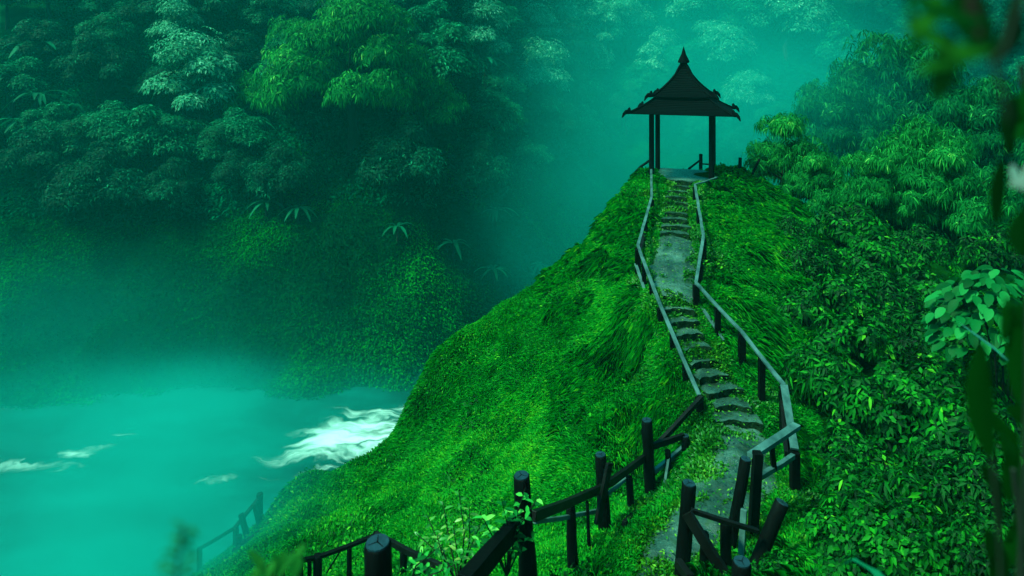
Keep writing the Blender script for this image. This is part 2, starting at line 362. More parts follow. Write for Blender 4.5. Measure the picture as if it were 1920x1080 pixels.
# ------------------------------------------------------------------ path and stairs
def path_strip(i0, i1, name, lift=.03):
    pts = PXY[i0:i1+1]; hw = np.array(path_hw[i0:i1+1]); zs = np.array([p.z for p in PW[i0:i1+1]])
    s = np.concatenate([[0], np.cumsum(np.linalg.norm(np.diff(pts, axis=0), axis=1))]); S = np.arange(0, s[-1], .06)
    X = np.interp(S, s, pts[:, 0]); Y = np.interp(S, s, pts[:, 1]); H = np.interp(S, s, hw); 
    tx = np.gradient(X); ty = np.gradient(Y); l = np.hypot(tx, ty); nx_, ny_ = -ty/l, tx/l
    U = np.linspace(-1, 1, 27)
    e = 1+.16*fbm(S, S*0+3, .5, 4, 2)[:, None]
    XX = X[:, None]+nx_[:, None]*U*H[:, None]*e*1.12; YY = Y[:, None]+ny_[:, None]*U*H[:, None]*e*1.12
    ZZ = samp(GZ, XX, YY)+.05+lift+.04*fbm(XX, YY, .38, 8, 4)-.09*np.abs(U)**6
    return XX, YY, ZZ
parts = []
me = None
for k, (a, b_) in enumerate([(0, 6), (12, 15)]):
    XX, YY, ZZ = path_strip(a, b_, 'path'); 
    o = bpy.data.objects.new('path', grid_mesh('path', XX, YY, ZZ, STONE)); link(o); tag(o, kind='structure')
def along(i0, i1, f):
    pts = [Vector((*PXY[i], PW[i].z)) for i in range(i0, i1+1)]; hw = path_hw[i0:i1+1]
    L = [0]
    for a, b2 in zip(pts, pts[1:]): L.append(L[-1]+(b2-a).length)
    d = f*L[-1]
    for i in range(len(pts)-1):
        if d <= L[i+1] or i == len(pts)-2:
            k = (d-L[i])/(L[i+1]-L[i]); return pts[i].lerp(pts[i+1], k), (pts[i+1]-pts[i]).normalized(), hw[i]*(1-k)+hw[i+1]*k
def stairs(i0, i1, n, label, rise, tilt=.0):
    p0 = along(i0, i1, 0)[0]; root = empty('stone_stairs', (p0.x, p0.y, tz(p0.x, p0.y)), label, 'stairs')
    rr = random.Random(i0)
    for k in range(n):
        p, d, hw = along(i0, i1, k/n); q, d2, hw2 = along(i0, i1, (k+1.25)/n if k < n-1 else 1.0)
        dz = q.z-p.z; h = Vector((d.x, d.y, 0)).normalized(); s = Vector((-h.y, h.x, 0))
        top = max(samp(GZ, np.array(p.x), np.array(p.y)), 0)+.05+rise+rr.uniform(-.012, .012)
        hw *= rr.uniform(.9, 1.12); off = rr.uniform(-.05, .05)
        nu, nv = 14, 6; V = []; Fc = []
        for j in range(nv+1):
            for i in range(nu+1):
                u = -1+2*i/nu; v = j/nv
                fr = .02*math.sin(u*3+k*1.7)+.012*math.sin(u*8+k*3.1)
                ln = (Vector((q.x, q.y, 0))-Vector((p.x, p.y, 0))).length
                P = Vector((p.x, p.y, 0))+s*(u*hw+off)+h*(v*ln*1.02+fr*(1-v)-.05*u*u*(1-v))
                z = top-tilt*v-.014*abs(u)**4*2+.010*math.sin(u*6+v*4+k)+.006*math.sin(u*17+v*9+k*2)
                V.append((P.x, P.y, z))
        for j in range(nv):
            for i in range(nu):
                a = j*(nu+1)+i; Fc.append((a, a+1, a+nu+2, a+nu+1))
        # front, side and back skirts
        rim = [i for i in range(nu+1)]+[j*(nu+1)+nu for j in range(1, nv+1)]+[nv*(nu+1)+i for i in range(nu-1, -1, -1)]+[j*(nu+1) for j in range(nv-1, 0, -1)]
        o = len(V)
        cxx = sum(v[0] for v in V)/len(V); cyy = sum(v[1] for v in V)/len(V)
        for r in rim: V.append((V[r][0]*.95+cxx*.05, V[r][1]*.95+cyy*.05, V[r][2]-.34))
        for a in range(len(rim)):
            b2 = (a+1) % len(rim); Fc.append((rim[a], o+a, o+b2, rim[b2]))
        mb = MB(); mb.add(V, Fc); so_ = mb.build('step', STONE, root, smooth=True); so_.data.materials.append(RISER_SHADE)
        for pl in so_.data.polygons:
            if min(pl.vertices) < o <= max(pl.vertices): pl.material_index = 1  # skirt faces below each tread get the painted shade colour
    return root
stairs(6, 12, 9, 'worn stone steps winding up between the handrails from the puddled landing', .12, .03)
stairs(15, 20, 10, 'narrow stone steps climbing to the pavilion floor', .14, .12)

# ------------------------------------------------------------------ pavilion
PCX, PY0, PY1 = 7.0, 25.05, 27.25; PXL, PXR = 5.84, 8.12
pz = W(1282, 337, 25.0).z
pavr = empty('pavilion', (PCX, 26.1, pz), 'dark wooden pavilion with two tiered pointed roof at the end of the ridge path', 'pavilion')
PRx, PRy = PCX, 26.1
mb = MB(); mb.beam((PCX, PY0-.1, pz-.16), (PCX, PY1+.25, pz-.16), 2.15, .32); mb.build('platform', STONE, pavr, bevel=.02)
mb = MB(); mb.beam((PCX, PY0+.2, pz-.7), (PCX, PY1+.0, pz-.7), 2.0, .8); mb.build('foundation', STONE, pavr)
eave_z = W(0, 217, 24.1).z
for x in (PXL, PXR):
    for y in (PY0, PY1):
        mb = MB(); zb = min(tz(x, y), pz)-.3
        mb.tube([(x, y, zb), (x, y, zb+.7), (x, y, eave_z+.35)], [.112, .106, .10], 14, wob=.03); mb.build('post', POST, pavr, smooth=True)
mb = MB()
for y in (PY0, PY1): mb.beam((PXL-.3, y, eave_z+.13), (PXR+.3, y, eave_z+.13), .1, .16)
for x in (PXL, PXR): mb.beam((x, PY0-.3, eave_z+.25), (x, PY1+.3, eave_z+.25), .1, .14)
mb.build('beam', POST, pavr, bevel=.01)
RC = Vector((PCX, 26.1, 0))
apex = W(0, 123, 26.1).z
low_prof = [(1.87, eave_z), (1.68, eave_z+.10), (1.42, eave_z+.25), (1.14, eave_z+.44), (.88, eave_z+.68), (.6, eave_z+.95)]
uz = W(0, 186, 24.8).z
up_prof = [(1.12, uz+.05), (.96, uz+.15), (.76, uz+.33), (.52, uz+.58), (.30, uz+.87), (.16, apex-.12), (.09, apex)]
def roof_tier(prof, name):
    mb = MB(); rows = []
    for (r0, z0), (r1, z1) in zip(prof, prof[1:]):
        n = 3
        for k in range(n):
            a = k/n; b2 = (k+1)/n
            rows.append((r0+(r1-r0)*a, z0+(z1-z0)*a, r0+(r1-r0)*b2, z0+(z1-z0)*b2))
    for (ra, za, rb, zb) in rows:            # overlapping shingle courses on four faces
        for q in range(4):
            c, s = math.cos(q*math.pi/2), math.sin(q*math.pi/2)
            def P(u, r, z): 
                x, y = u*r, -r; return Vector((RC.x+x*c-y*s, RC.y+x*s+y*c, z))
            rb2 = rb-.02; N = 8
            for i in range(N):
                u0 = -1+2*i/N; u1 = -1+2*(i+1)/N
                sag = lambda u: .035*abs(u)**3
                V = [P(u0, ra+.02, za+sag(u0)+.02), P(u1, ra+.02, za+sag(u1)+.02), P(u1, rb2, zb+sag(u1)+.015), P(u0, rb2, zb+sag(u0)+.015),
                     P(u0, ra+.02, za+sag(u0)-.01), P(u1, ra+.02, za+sag(u1)-.01)]
                mb.add(V, [(0, 1, 2, 3), (4, 5, 1, 0)])
    # soffit
    r0, z0 = prof[0]; r1, z1 = prof[-1]
    for q in range(4):
        c, s = math.cos(q*math.pi/2), math.sin(q*math.pi/2)
        V = [Vector((RC.x+x*c-y*s, RC.y+x*s+y*c, z)) for x, y, z in ((-r0, -r0, z0-.012), (r0, -r0, z0-.012), (r1*.6, -r1*.6, z0+.18), (-r1*.6, -r1*.6, z0+.18))]
        mb.add(V, [(3, 2, 1, 0)])
    me = bpy.data.meshes.new(name); me.from_pydata(mb.v, [], mb.f); me.materials.append(ROOF); me.update()
    o = bpy.data.objects.new(name, me); link(o, pavr); o.matrix_parent_inverse = Matrix.Translation(-pavr.location)
    for q in range(4):
        c, s = math.cos(math.pi/4+q*math.pi/2), math.sin(math.pi/4+q*math.pi/2)
        D = Vector((c, s, 0)); pts = [Vector((RC.x, RC.y, z+.06))+D*r*math.sqrt(2) for r, z in reversed(prof)]
        r0, z0 = prof[0]
        hb = MB(); ex = pts[-1]
        pts += [ex+D*.13+Vector((0, 0, -.01)), ex+D*.24+Vector((0, 0, .02))]
        hb.tube(pts, [.05]*(len(pts)-4)+[.06, .065, .07, .055], 8); hb.build('hip_ridge', ROOF, o, smooth=True)
        ob = MB(); e = ex+D*.05                # carved horn: upright knob, then a drooping comb
        ob.tube([e+Vector((0, 0, 0)), e+D*.02+Vector((0, 0, .14)), e+D*.0+Vector((0, 0, .19))], [.055, .06, .025], 7)
        ob.tube([e+D*.02+Vector((0, 0, .08)), e+D*.16+Vector((0, 0, .05)), e+D*.28+Vector((0, 0, -.05)), e+D*.36+Vector((0, 0, -.2))], [.05, .06, .05, .015], 7)
        for k in range(3): 
            pp = e+D*(.12+.07*k)+Vector((0, 0, .02-.05*k)); ob.tube([pp, pp+Vector((0, 0, -.1))+D*.04], [.025, .008], 5)
        ob.build('roof_horn', ROOF, o, smooth=True)
    return o
roof_tier(low_prof, 'lower_roof'); roof_tier(up_prof, 'upper_roof')
mb = MB(); ft = W(0, 87, 26.1).z
mb.tube([(PCX, 26.1, apex-.08), (PCX, 26.1, apex-.02), (PCX, 26.1, apex+.10), (PCX, 26.1, apex+.13), (PCX, 26.1, apex+.2), (PCX, 26.1, apex+.45), (PCX, 26.1, ft)], [.16, .13, .15, .235, .22, .10, .008], 12)
mb.build('finial', ROOF, pavr, smooth=True)

bpy.context.view_layer.update()
pavr.rotation_euler = (0, 0, R(-19))

# ------------------------------------------------------------------ fences
def cyl_post(root, px, py, D, dia, bx=0, by=None, name='post', mat=None, cap=True, square=False, base=None):
    top = W(px, py, D); bxw = top.x+bx; byw = top.y+(by or 0)
    zb = (tz(bxw, byw)-.35) if base is None else base
    bot = Vector((bxw, byw, zb)); mb = MB()
    if square:
        mb.beam(bot, top, dia, dia, up=(0, 1, 0)); o = mb.build(name, mat or POST, root, bevel=.008); return top, bot
    ax = (top-bot).normalized(); n = 6
    rr = random.Random(int(px*7+py))
    pts = [bot.lerp(top, i/n)+Vector((rr.uniform(-1, 1), rr.uniform(-1, 1), 0))*dia*.035*(i not in (0, n)) for i in range(n+1)]
    pts.append(top+ax*dia*.06)
    mb.tube(pts, [dia*k*rr.uniform(.95, 1.05) for k in (.54, .54, .53, .51, .5, .5)]+[dia*.49, dia*.44], 16, wob=.05)
    po = mb.build(name, mat or POST, root, smooth=True)
    if cap:
        e = MB(); t0 = top+ax*dia*.055; e.tube([t0, t0+ax*.012], [dia*.43, dia*.42], 16)
        e.build('end_grain', ENDG, po)
        c = MB(); a0 = rr.uniform(0, 3); sx = ax.cross(Vector((0, 1, 0))).normalized(); sy = ax.cross(sx)
        for k in range(3):
            a = a0+k*2.1+rr.uniform(-.3, .3); dr = sx*math.cos(a)+sy*math.sin(a); p = t0+ax*.0125
            c.beam(p, p+dr*dia*.36, dia*.05, .005, up=ax, taper=.3)
        c.build('crack', POST, po)
    return top, bot
def rail(root, a, b, wd=.10, ht=.045, mat=None, name='rail', sag=0):
    mb = MB(); a = Vector(a); b = Vector(b)
    L = (b-a).length; n = max(2, int(L/.45)); rr = random.Random(int(a.x*913+b.y*71)); d = (b-a).normalized(); sd = d.cross(Vector((0, 0, 1))).normalized()
    pts = [a.lerp(b, i/n)+(sd*rr.uniform(-.006, .006)+Vector((0, 0, rr.uniform(-.007, .005)-.012*math.sin(math.pi*i/n)*min(1, L/2))))*(0 < i < n) for i in range(n+1)]
    vs = []; fs = []; up = sd.cross(d)
    for i, p in enumerate(pts):
        q = wd*rr.uniform(.92, 1.06)/2; h = ht*rr.uniform(.94, 1.06)/2
        vs += [p-sd*q-up*h, p+sd*q-up*h, p+sd*q+up*h, p-sd*q+up*h]
    for i in range(n):
        o = i*4; fs += [(o+k, o+(k+1) % 4, o+4+(k+1) % 4, o+4+k) for k in range(4)]
    fs += [(3, 2, 1, 0), tuple(n*4+k for k in range(4))]
    mb.add(vs, fs); return mb.build(name, mat or PLANK, root, bevel=.006)
def on_ground(px, py, D): p = W(px, py, D); return p
def fence(label, loc, group=None, cat='fence'):
    return empty('wooden_fence', loc, label, cat, group)

# left handrail of the path
A = [(1221, 318, 24.7), (1222, 368, 21.5), (1196, 460, 17.3), (1238, 572, 15.2), (1311, 741, 13.0)]
P = [W(*a) for a in A]
fa = fence('handrail along the left side of the stepped path up to the pavilion', (P[2].x, P[2].y, tz(P[2].x, P[2].y)), cat='handrail')
for i, a in enumerate(A[1:]): cyl_post(fa, a[0], a[1]+6, a[2], .14, square=True)
for i in range(4): rail(fa, P[i]+Vector((0, 0, .0)), P[i+1], .085, .045)
for i, f in ((0, .55), (1, .5), (2, .3), (2, .64), (3, .34), (3, .67)):
    q = P[i].lerp(P[i+1], f); mb = MB(); mb.beam((q.x, q.y, tz(q.x, q.y)-.3), (q.x, q.y, q.z-.03), .1, .1, up=(0, 1, 0)); mb.build('post', POST, fa, bevel=.006)
for i, h, o in ((1, .42, -.02), (2, .5, -.06), (3, .5, -.16)):
    rail(fa, P[i]+Vector((o, 0, -h)), P[i+1]+Vector((o, 0, -h)), .08, .04, DPLANK if i == 1 else PLANK)

# right handrail
B = [(1345, 332, 24.8), (1303, 346, 22.6), (1319, 443, 17.8), (1305, 530, 15.7), (1391, 622, 14.1), (1470, 722, 12.4), (1490, 842, 11.0)]
P = [W(*a) for a in B]; PB = P
fb = fence('handrail along the right side of the stepped path with weathered grey planks', (P[3].x, P[3].y, tz(P[3].x, P[3].y)), cat='handrail')
for i, a in enumerate(B[1:]): cyl_post(fb, a[0], a[1]+5, a[2], .14 if i else .13, square=True)
for i in range(6): rail(fb, P[i], P[i+1], .14 if i == 5 else .085, .045)
for i, f in ((1, .5), (2, .5), (3, .5), (4, .5), (5, .5)):
    q = P[i].lerp(P[i+1], f); mb = MB(); mb.beam((q.x, q.y, tz(q.x, q.y)-.3), (q.x, q.y, q.z-.03), .12, .12, up=(0, 1, 0)); mb.build('post', POST, fb, bevel=.006)
rail(fb, P[3]+Vector((.1, 0, -.55)), P[3].lerp(P[4], .65)+Vector((.0, 0, -.62)), .08, .04)
rail(fb, P[0]+Vector((0, 0, -.5)), P[1]+Vector((0.1, 0, -.45)), .07, .05, DPLANK); rail(fb, P[0]+Vector((0, 0, -.2)), P[1]+Vector((.4, 0, -.5)), .06, .04, DPLANK)
rail(fb, P[2]+Vector((-.08, 0, -.45)), P[3]+Vector((-.05, 0, -.4)), .07, .04)
rail(fb, P[5]+Vector((-.02, .05, -.3)), P[6]+Vector((-.12, .05, -.12)), .07, .10, DPLANK)

# short fence closing the landing on the right
fc = fence('short waist high railing across the puddled landing beside two leaning posts', (4.1, 9.8, tz(4.1, 9.8)))
a0 = W(1494, 798, 10.8); a1 = W(1408, 855, 9.8); rail(fc, a0, a1, .13, .07)
b0 = W(1487, 855, 10.9); b1 = W(1412, 902, 9.85); rail(fc, b0, b1, .08, .08)
q = a0.lerp(a1, .58); q2 = b0.lerp(b1, .5); mb = MB(); mb.beam(q2+Vector((0, 0, -.02)), q, .075, .075, up=(0, 1, 0)); mb.build('baluster', POST, fc, bevel=.005)
cyl_post(fc, 1398, 862, 9.55, .16, bx=-.30, square=False, cap=True)
cyl_post(fc, 1421, 848, 9.75, .13, bx=-.10, square=True)

# foreground fence bottom centre
fd = fence('crossed dark foreground railing of four round posts at the bottom of the path', (2.5, 8.8, tz(2.5, 8.8)))
tA, bA = cyl_post(fd, 1292, 908, 8.9, .195, bx=-.13)
tB, bB = cyl_post(fd, 1466, 944, 8.9, .19, bx=-.62, by=-.1)
rail(fd, W(1296, 957, 8.75), W(1422, 996, 8.75), .06, .055, DPLANK)
rail(fd, W(1288, 962, 8.7), W(1372, 1098, 8.3), .06, .16, DPLANK, name='brace')
cyl_post(fd, 1321, 1000, 8.8, .12, cap=False); cyl_post(fd, 1361, 978, 8.9, .15, cap=False)
tC, _ = cyl_post(fd, 1391, 1056, 6.9, .2)
rail(fd, W(1395, 955, 9.1), W(1390, 1040, 9.0), .09, .05, name='brace')
rail(fd, W(1272, 1055, 8.6), W(1295, 1085, 8.2), .10, .10, DPLANK, name='brace')

# left foreground fence
fe = fence('dark round post railing in the left foreground running down from the path', (1.1, 9.5, tz(1.1, 9.5)))
cyl_post(fe, 978, 894, 7.5, .2, bx=.13)
cyl_post(fe, 1126, 854, 10.4, .19, bx=.1)
cyl_post(fe, 1213, 789, 12.0, .2, bx=.08)
cyl_post(fe, 1285, 818, 12.3, .15, bx=.02)
a = W(1000, 968, 7.7); b_ = W(1128, 915, 10.3); c = W(1208, 858, 12.0)
rail(fe, a, b_, .07, .11, DPLANK); rail(fe, b_, c, .07, .12, DPLANK)
rail(fe, W(1218, 838, 12.0), W(1282, 817, 12.3), .06, .11, DPLANK)
rail(fe, W(1225, 885, 12.0), W(1282, 838, 12.4), .07, .08, PLANK)
rail(fe, W(1228, 838, 12.1), W(1316, 745, 12.9), .08, .09, DPLANK)
rail(fe, W(1003, 978, 7.8), W(1118, 958, 10.2), .05, .05); rail(fe, W(1140, 925, 10.5), W(1180, 893, 11.4), .05, .05)
rail(fe, W(1143, 868, 10.1), W(1120, 982, 9.9), .06, .13, DPLANK, name='loose_board')
rail(fe, W(1255, 850, 12.1), W(1246, 908, 11.9), .05, .03, PLANK, name='brace')
rail(fe, W(1170, 983, 10.2), W(1215, 940, 11.4), .07, .09, DPLANK)
for (x, y, D, dd) in ((1070, 952, 9.0, .14), (1180, 895, 11.2, .12), (1252, 845, 12.1, .11), (1101, 940, 9.6, .05), (1302, 838, 12.6, .1), (1321, 785, 13.2, .07), (1312, 745, 13.1, .13)):
    cyl_post(fe, x, y, D, dd, cap=False, bx=.05)
rail(fe, W(975, 975, 7.5), W(868, 1100, 6.2), .13, .2, POST, name='rail')

# stump and lower left fence
st = empty('tree_stump_post', (-.98, 4.8, 25), 'thick black round post with wet cracked top at the bottom edge', 'post')
cyl_post(st, 708, 1022, 4.8, .205, bx=.05)
ff = fence('thin dark railing with capped posts down on the grass in the lower left', (-3.2, 11, tz(-3.2, 11)))
P = [W(500, 1064, 11.0), W(560, 1052, 11.0), W(595, 1045, 11.2), W(705, 1003, 11.6), W(830, 1064, 10.2)]
for i in range(4): rail(ff, P[i], P[i+1], .07, .055 if i < 3 else .1, POST if i < 3 else DPLANK)
for (x, y, D, dd) in ((562, 1045, 11, .12), (595, 1042, 11.2, .15), (655, 1026, 11.4, .09), (705, 1000, 11.6, .13), (530, 1060, 11, .08), (580, 1050, 11.1, .07), (757, 1032, 11, .13), (800, 1052, 10.6, .1), (508, 1062, 11, .08)):
    cyl_post(ff, x, y, D, dd, cap=False)
rail(ff, W(640, 1030, 11.4), W(612, 1075, 11.2), .025, .025, POST, name='brace')
fg = fence('faint mist covered railing on the shoulder of the slope above the river', (-7, 16, tz(-7, 16)))
GP = [W(372, 1030, 16.3), W(440, 990, 16.5), W(487, 932, 17.2), W(440, 1032, 15.8), W(520, 970, 16.4), W(560, 945, 17)]
rail(fg, GP[0], GP[1], .08, .06, POST); rail(fg, GP[1], GP[2], .08, .07, POST); rail(fg, GP[3], GP[4], .08, .06, POST); rail(fg, GP[4], GP[5], .08, .06, POST)
for (x, y, D, dd, bx) in ((374, 1028, 16.3, .13, 0), (442, 990, 16.5, .15, 0), (452, 965, 16.6, .15, .25), (487, 926, 17.2, .17, 0), (477, 945, 17, .12, .2), (448, 1005, 16, .16, 0), (455, 1015, 15.9, .15, .3), (484, 1002, 16.1, .1, 0), (440, 1030, 15.8, .13, 0)):
    cyl_post(fg, x, y, D, dd, cap=False, bx=bx)
# behind the pavilion
fh = fence('small dark railing on the grass behind the left pavilion posts', (5, 27.5, tz(5, 27.5)))
P = [W(1184, 330, 27.3), W(1202, 312, 28), W(1219, 300, 28.5)]
for i in range(2): rail(fh, P[i], P[i+1], .09, .07, POST)
for i, p in enumerate(P[:2]): cyl_post(fh, 1184+i*18, 328-i*16, p.y, .13, cap=False, square=True)
rail(fh, P[0]+Vector((.05, 0, -.25)), P[1]+Vector((0, 0, -.3)), .06, .05, POST)
fi = fence('low railing with one stout post seen through the open pavilion', (7.7, 28.4, tz(7.7, 28.4)))
cyl_post(fi, 1314, 289, 28.4, .15, cap=False); rail(fi, W(1291, 317, 28), W(1312, 301, 28.4), .08, .06, POST); rail(fi, W(1314, 307, 28.4), W(1332, 308, 28.8), .08, .06, POST)
for k, (x, y, D, bx, lb) in enumerate(((1388, 296, 25.5, -.03, 'upright old stake on the grass right of the pavilion'), (1424, 298, 25.5, -.5, 'tilted old stake at the right rim of the grassy knoll'))):
    p = W(x, y, D); r_ = empty('wooden_stake', (p.x, p.y, tz(p.x, p.y)), lb, 'stake'); cyl_post(r_, x, y, D, .1 if k else .13, bx=bx, cap=False)

# ------------------------------------------------------------------ grass and creepers
def scatter_grass(name, label, n, xr, yr, L, Wd, mat, cat, seed, cond, fl=.6, droop=.35, size_k=.5, bias=0.0, lift=0):
    g = np.random.RandomState(seed); X = []; Y = []; tot = 0
    while tot < n:
        x = g.uniform(*xr, n*2); y = g.uniform(*yr, n*2)
        D = np.maximum(y, 3.5); keep = g.rand(len(x)) < np.minimum(1, (9.0/D)**1.1)
        keep &= np.abs(x)/D < .95
        keep &= cond(x, y)
        z = samp(GZ, x, y); py = HY+(CZ-z)/D*F; keep &= (py < 1230)
        X.append(x[keep]); Y.append(y[keep]); tot += keep.sum()
    x = np.concatenate(X)[:n]; y = np.concatenate(Y)[:n]; z = samp(GZ, x, y)
    dx = samp(gv, x, y); dy = samp(gu, x, y); N = nrm(np.stack([-dx, -dy, np.ones_like(dx)], -1))
    down = nrm(np.stack([-dx, -dy, -(dx*dx+dy*dy)], -1)); stp = np.clip(np.hypot(dx, dy), 0, 1.2)[:, None]
    ta = fbm(x, y, .8, seed+1, 2)*2.6
    swirl = np.stack([np.cos(ta), np.sin(ta), np.zeros_like(ta)], -1)
    rd = g.normal(size=(n, 3))
    D_ = nrm(N*.75+down*fl*stp+swirl*.45+rd*.38)
    up = nrm(N+g.normal(size=(n, 3))*.4)
    sz = (g.uniform(.55, 1.35, n))*(1+size_k*(np.clip(y, 6, 26)-12)/14*.6)
    tuft = np.clip(.5+.7*fbm(x, y, .55, seed+5, 2), .25, 1.3); patch = fbm(x, y, 2.6, seed+8, 3)
    rnd = np.clip(.50+.17*patch+g.normal(size=n)*.18+bias+.13*fbm(x, y, .5, seed+6, 2), 0, 1)
    B = np.stack([x, y, z-.01+lift*tuft*g.rand(n)], -1)
    V, T, r = leaves(B, D_, up, L*sz*(.6+.5*tuft), Wd*sz, rnd, droop, 1)
    o = bpy.data.objects.new(name, tris_mesh(name, V, T, mat, False, r)); link(o); tag(o, label, cat, kind='stuff'); return o
def pd(x, y):
    return samp(GPD, x, y)
SDs = SD
def thick(x, y): return x > 4.9+(y-9)*.41+.35*fbm(x, y, 1.5, 15)
def c_grass(x, y): return ~(thick(x, y) & (vnoise(x, y, .45, 3) < .55)) & (samp(SDs, x, y) < 2.0) & (pd(x, y) > .02+.08*fbm(x, y, .5, 2)) & (np.maximum(abs(x-PCX)-1.15, abs(y-26.1)-1.25) > 0)
scatter_grass('grass', 'bright green leafy grass covering the ridge on both sides of the path', 900000, (-12, 15), (4, 30), .115, .019, GRASS, 'grass', 11, c_grass, lift=.10)
def c_long(x, y): return c_grass(x, y) & (x > 1.0) & (fbm(x, y, 1.3, 77, 2) > -.15) & (pd(x, y) > .35)
scatter_grass('grass', 'longer drooping tufts of bamboo grass on the right side of the ridge', 150000, (1, 15), (6, 29), .26, .017, GRASS, 'grass', 12, c_long, fl=1.0, droop=.55, bias=.03, lift=.22)
def c_creep(x, y): 
    d = pd(x, y); return (d > -.10-.32*(fbm(x, y, .6, 41, 2) > .05)) & (d < .75+.3*fbm(x, y, .7, 43)) & (np.maximum(abs(x-PCX)-1.1, abs(y-26.1)-1.2) > 0)
scatter_grass('creeper', 'yellow green small leaved creeper spilling over the edges of the steps', 80000, (1, 8.5), (7, 25.5), .075, .040, CREEP, 'creeper', 13, c_creep, fl=.2, droop=.1, lift=.16)

gl = np.random.RandomState(77); x = gl.uniform(1.5, 6.5, 60000); y = gl.uniform(8.5, 25, 60000); k = pd(x, y) < -.02; x = x[k][:650]; y = y[k][:650]; n_ = len(x)
V, T, r = leaves(np.stack([x, y, samp(GZ, x, y)+.135+.03*gl.rand(n_)], -1), gl.normal(size=(n_, 3))*np.array([1, 1, .15]), np.array([0, 0, 1.])+gl.normal(size=(n_, 3))*.2, .07, .03, np.clip(gl.normal(size=n_)*.3+.6, 0, 1), .1)
o = bpy.data.objects.new('fallen_leaves', tris_mesh('fallen_leaves', V, T, CREEP, False, r)); link(o); tag(o, 'small fallen leaves scattered over the wet path and steps', 'leaves', kind='stuff')
def c_weed(x, y): return c_grass(x, y) & (fbm(x, y, 1.1, 61, 2) > .12)
scatter_grass('weeds', 'broader leaved weeds growing in patches through the ridge grass', 18000, (-7, 12), (5, 24), .10, .042, LF_NEAR, 'weeds', 21, c_weed, fl=.3, droop=.3, bias=-.02, lift=.18)
# far bank ground cover
def far_cover(name, label, n, t0, t1, L, Wd, mat, seed, cat, lift=.3):
    g = np.random.RandomState(seed); x = g.uniform(-75, 85, n*2); tt = g.uniform(t0, t1, n*2); y = shore(x)+tt
    k = (np.abs(x)/y < .85); x = x[k][:n]; y = y[k][:n]; n = len(x); z = hillz(x, y)
    e = .5; dx = (hillz(x+e, y)-z)/e; dy = (hillz(x, y+e)-z)/e; N = nrm(np.stack([-dx, -dy, np.ones(n)], -1))
    D_ = nrm(N*.4+np.array([0, -.6, -.35])+g.normal(size=(n, 3))*.5)
    rnd = np.clip(.42+.36*fbm(x, y*1.8, 9, seed+1, 3)+g.normal(size=n)*.09, 0, 1)
    V, T, r = leaves(np.stack([x, y, z+lift*g.rand(n)], -1), D_, N+g.normal(size=(n, 3))*.3, L*g.uniform(.6, 1.4, n), Wd, rnd, .1, 1)
    o = bpy.data.objects.new(name, tris_mesh(name, V, T, mat, False, r)); link(o); tag(o, label, cat, kind='stuff')
far_cover('ground_cover', 'low mossy green cover on the open far river bank', 230000, -1, 26, .36, .15, MOSS, 51, 'ground cover')
far_cover('undergrowth', 'dark leafy undergrowth filling the gaps between the far hillside trees', 170000, 17, 75, .7, .26, FERN, 52, 'undergrowth', 1.2)

# ------------------------------------------------------------------ trees
def crown_mesh(name, seed, RX, RZ, nl, ns, k, L, Wd, mat, droop=.35, srad=.5, flat=.5, seg=1, lobe=.42, tint=0.0, base=0.0):
    g = np.random.RandomState(seed); C = []; AX = []; RN = []
    for i in range(nl):
        a = i*2.39996+g.uniform(-.4, .4); h = (i+.5)/nl; rr = math.sqrt(h)*.68*RX
        rr *= g.uniform(.8, 1.25); c = np.array([math.cos(a)*rr, math.sin(a)*rr, RZ*(1.0-.8*h*h)*g.uniform(.5, 1.12)-lobe*RX*.3])
        lr = lobe*RX*g.uniform(.6, 1.4); d = nrm(g.normal(size=(ns, 3))); d[:, 2] = np.abs(d[:, 2])*1.1-.45; d = nrm(d); st_ = np.array([g.uniform(.8, 1.4), g.uniform(.8, 1.4), g.uniform(.5, .95)])
        rad = lr*(.6+.65*g.rand(ns)**1.5)[:, None]
        C.append(c+d*rad*st_); AX.append(d); RN.append(np.full(ns, g.normal()*.07)+g.normal(size=ns)*.05)
    C = np.concatenate(C); AX = np.concatenate(AX); RN = np.concatenate(RN); n = len(C)
    AX = nrm(AX*np.array([1, 1, .6])+np.array([0, 0, flat]))
    u = nrm(np.cross(AX, g.normal(size=(n, 3)))); v = np.cross(AX, u)
    th = (np.arange(k)[None]*2*math.pi/k+g.uniform(0, 6, (n, 1))+g.normal(size=(n, k))*.25)[..., None]
    T = u[:, None]*np.cos(th)+v[:, None]*np.sin(th)
    D = T+AX[:, None]*g.uniform(-.05, .35, (n, k, 1))+np.array([0, 0, -droop])*g.uniform(.4, 1.3, (n, k, 1))
    B = C[:, None]+T*srad*g.uniform(0.02, 1, (n, k, 1))
    N = AX[:, None]+g.normal(size=(n, k, 3))*.3
    rnd = np.clip(.42+tint+RN[:, None]+g.normal(size=(n, k))*.17, 0, 1)
    V, Tt, r = leaves(B.reshape(-1, 3), D.reshape(-1, 3), N.reshape(-1, 3), L*g.uniform(.65, 1.25, n*k), Wd, rnd.ravel(), droop*.5, seg)
    V[:, 2] += base
    return tris_mesh(name, V, Tt, mat, False, r)
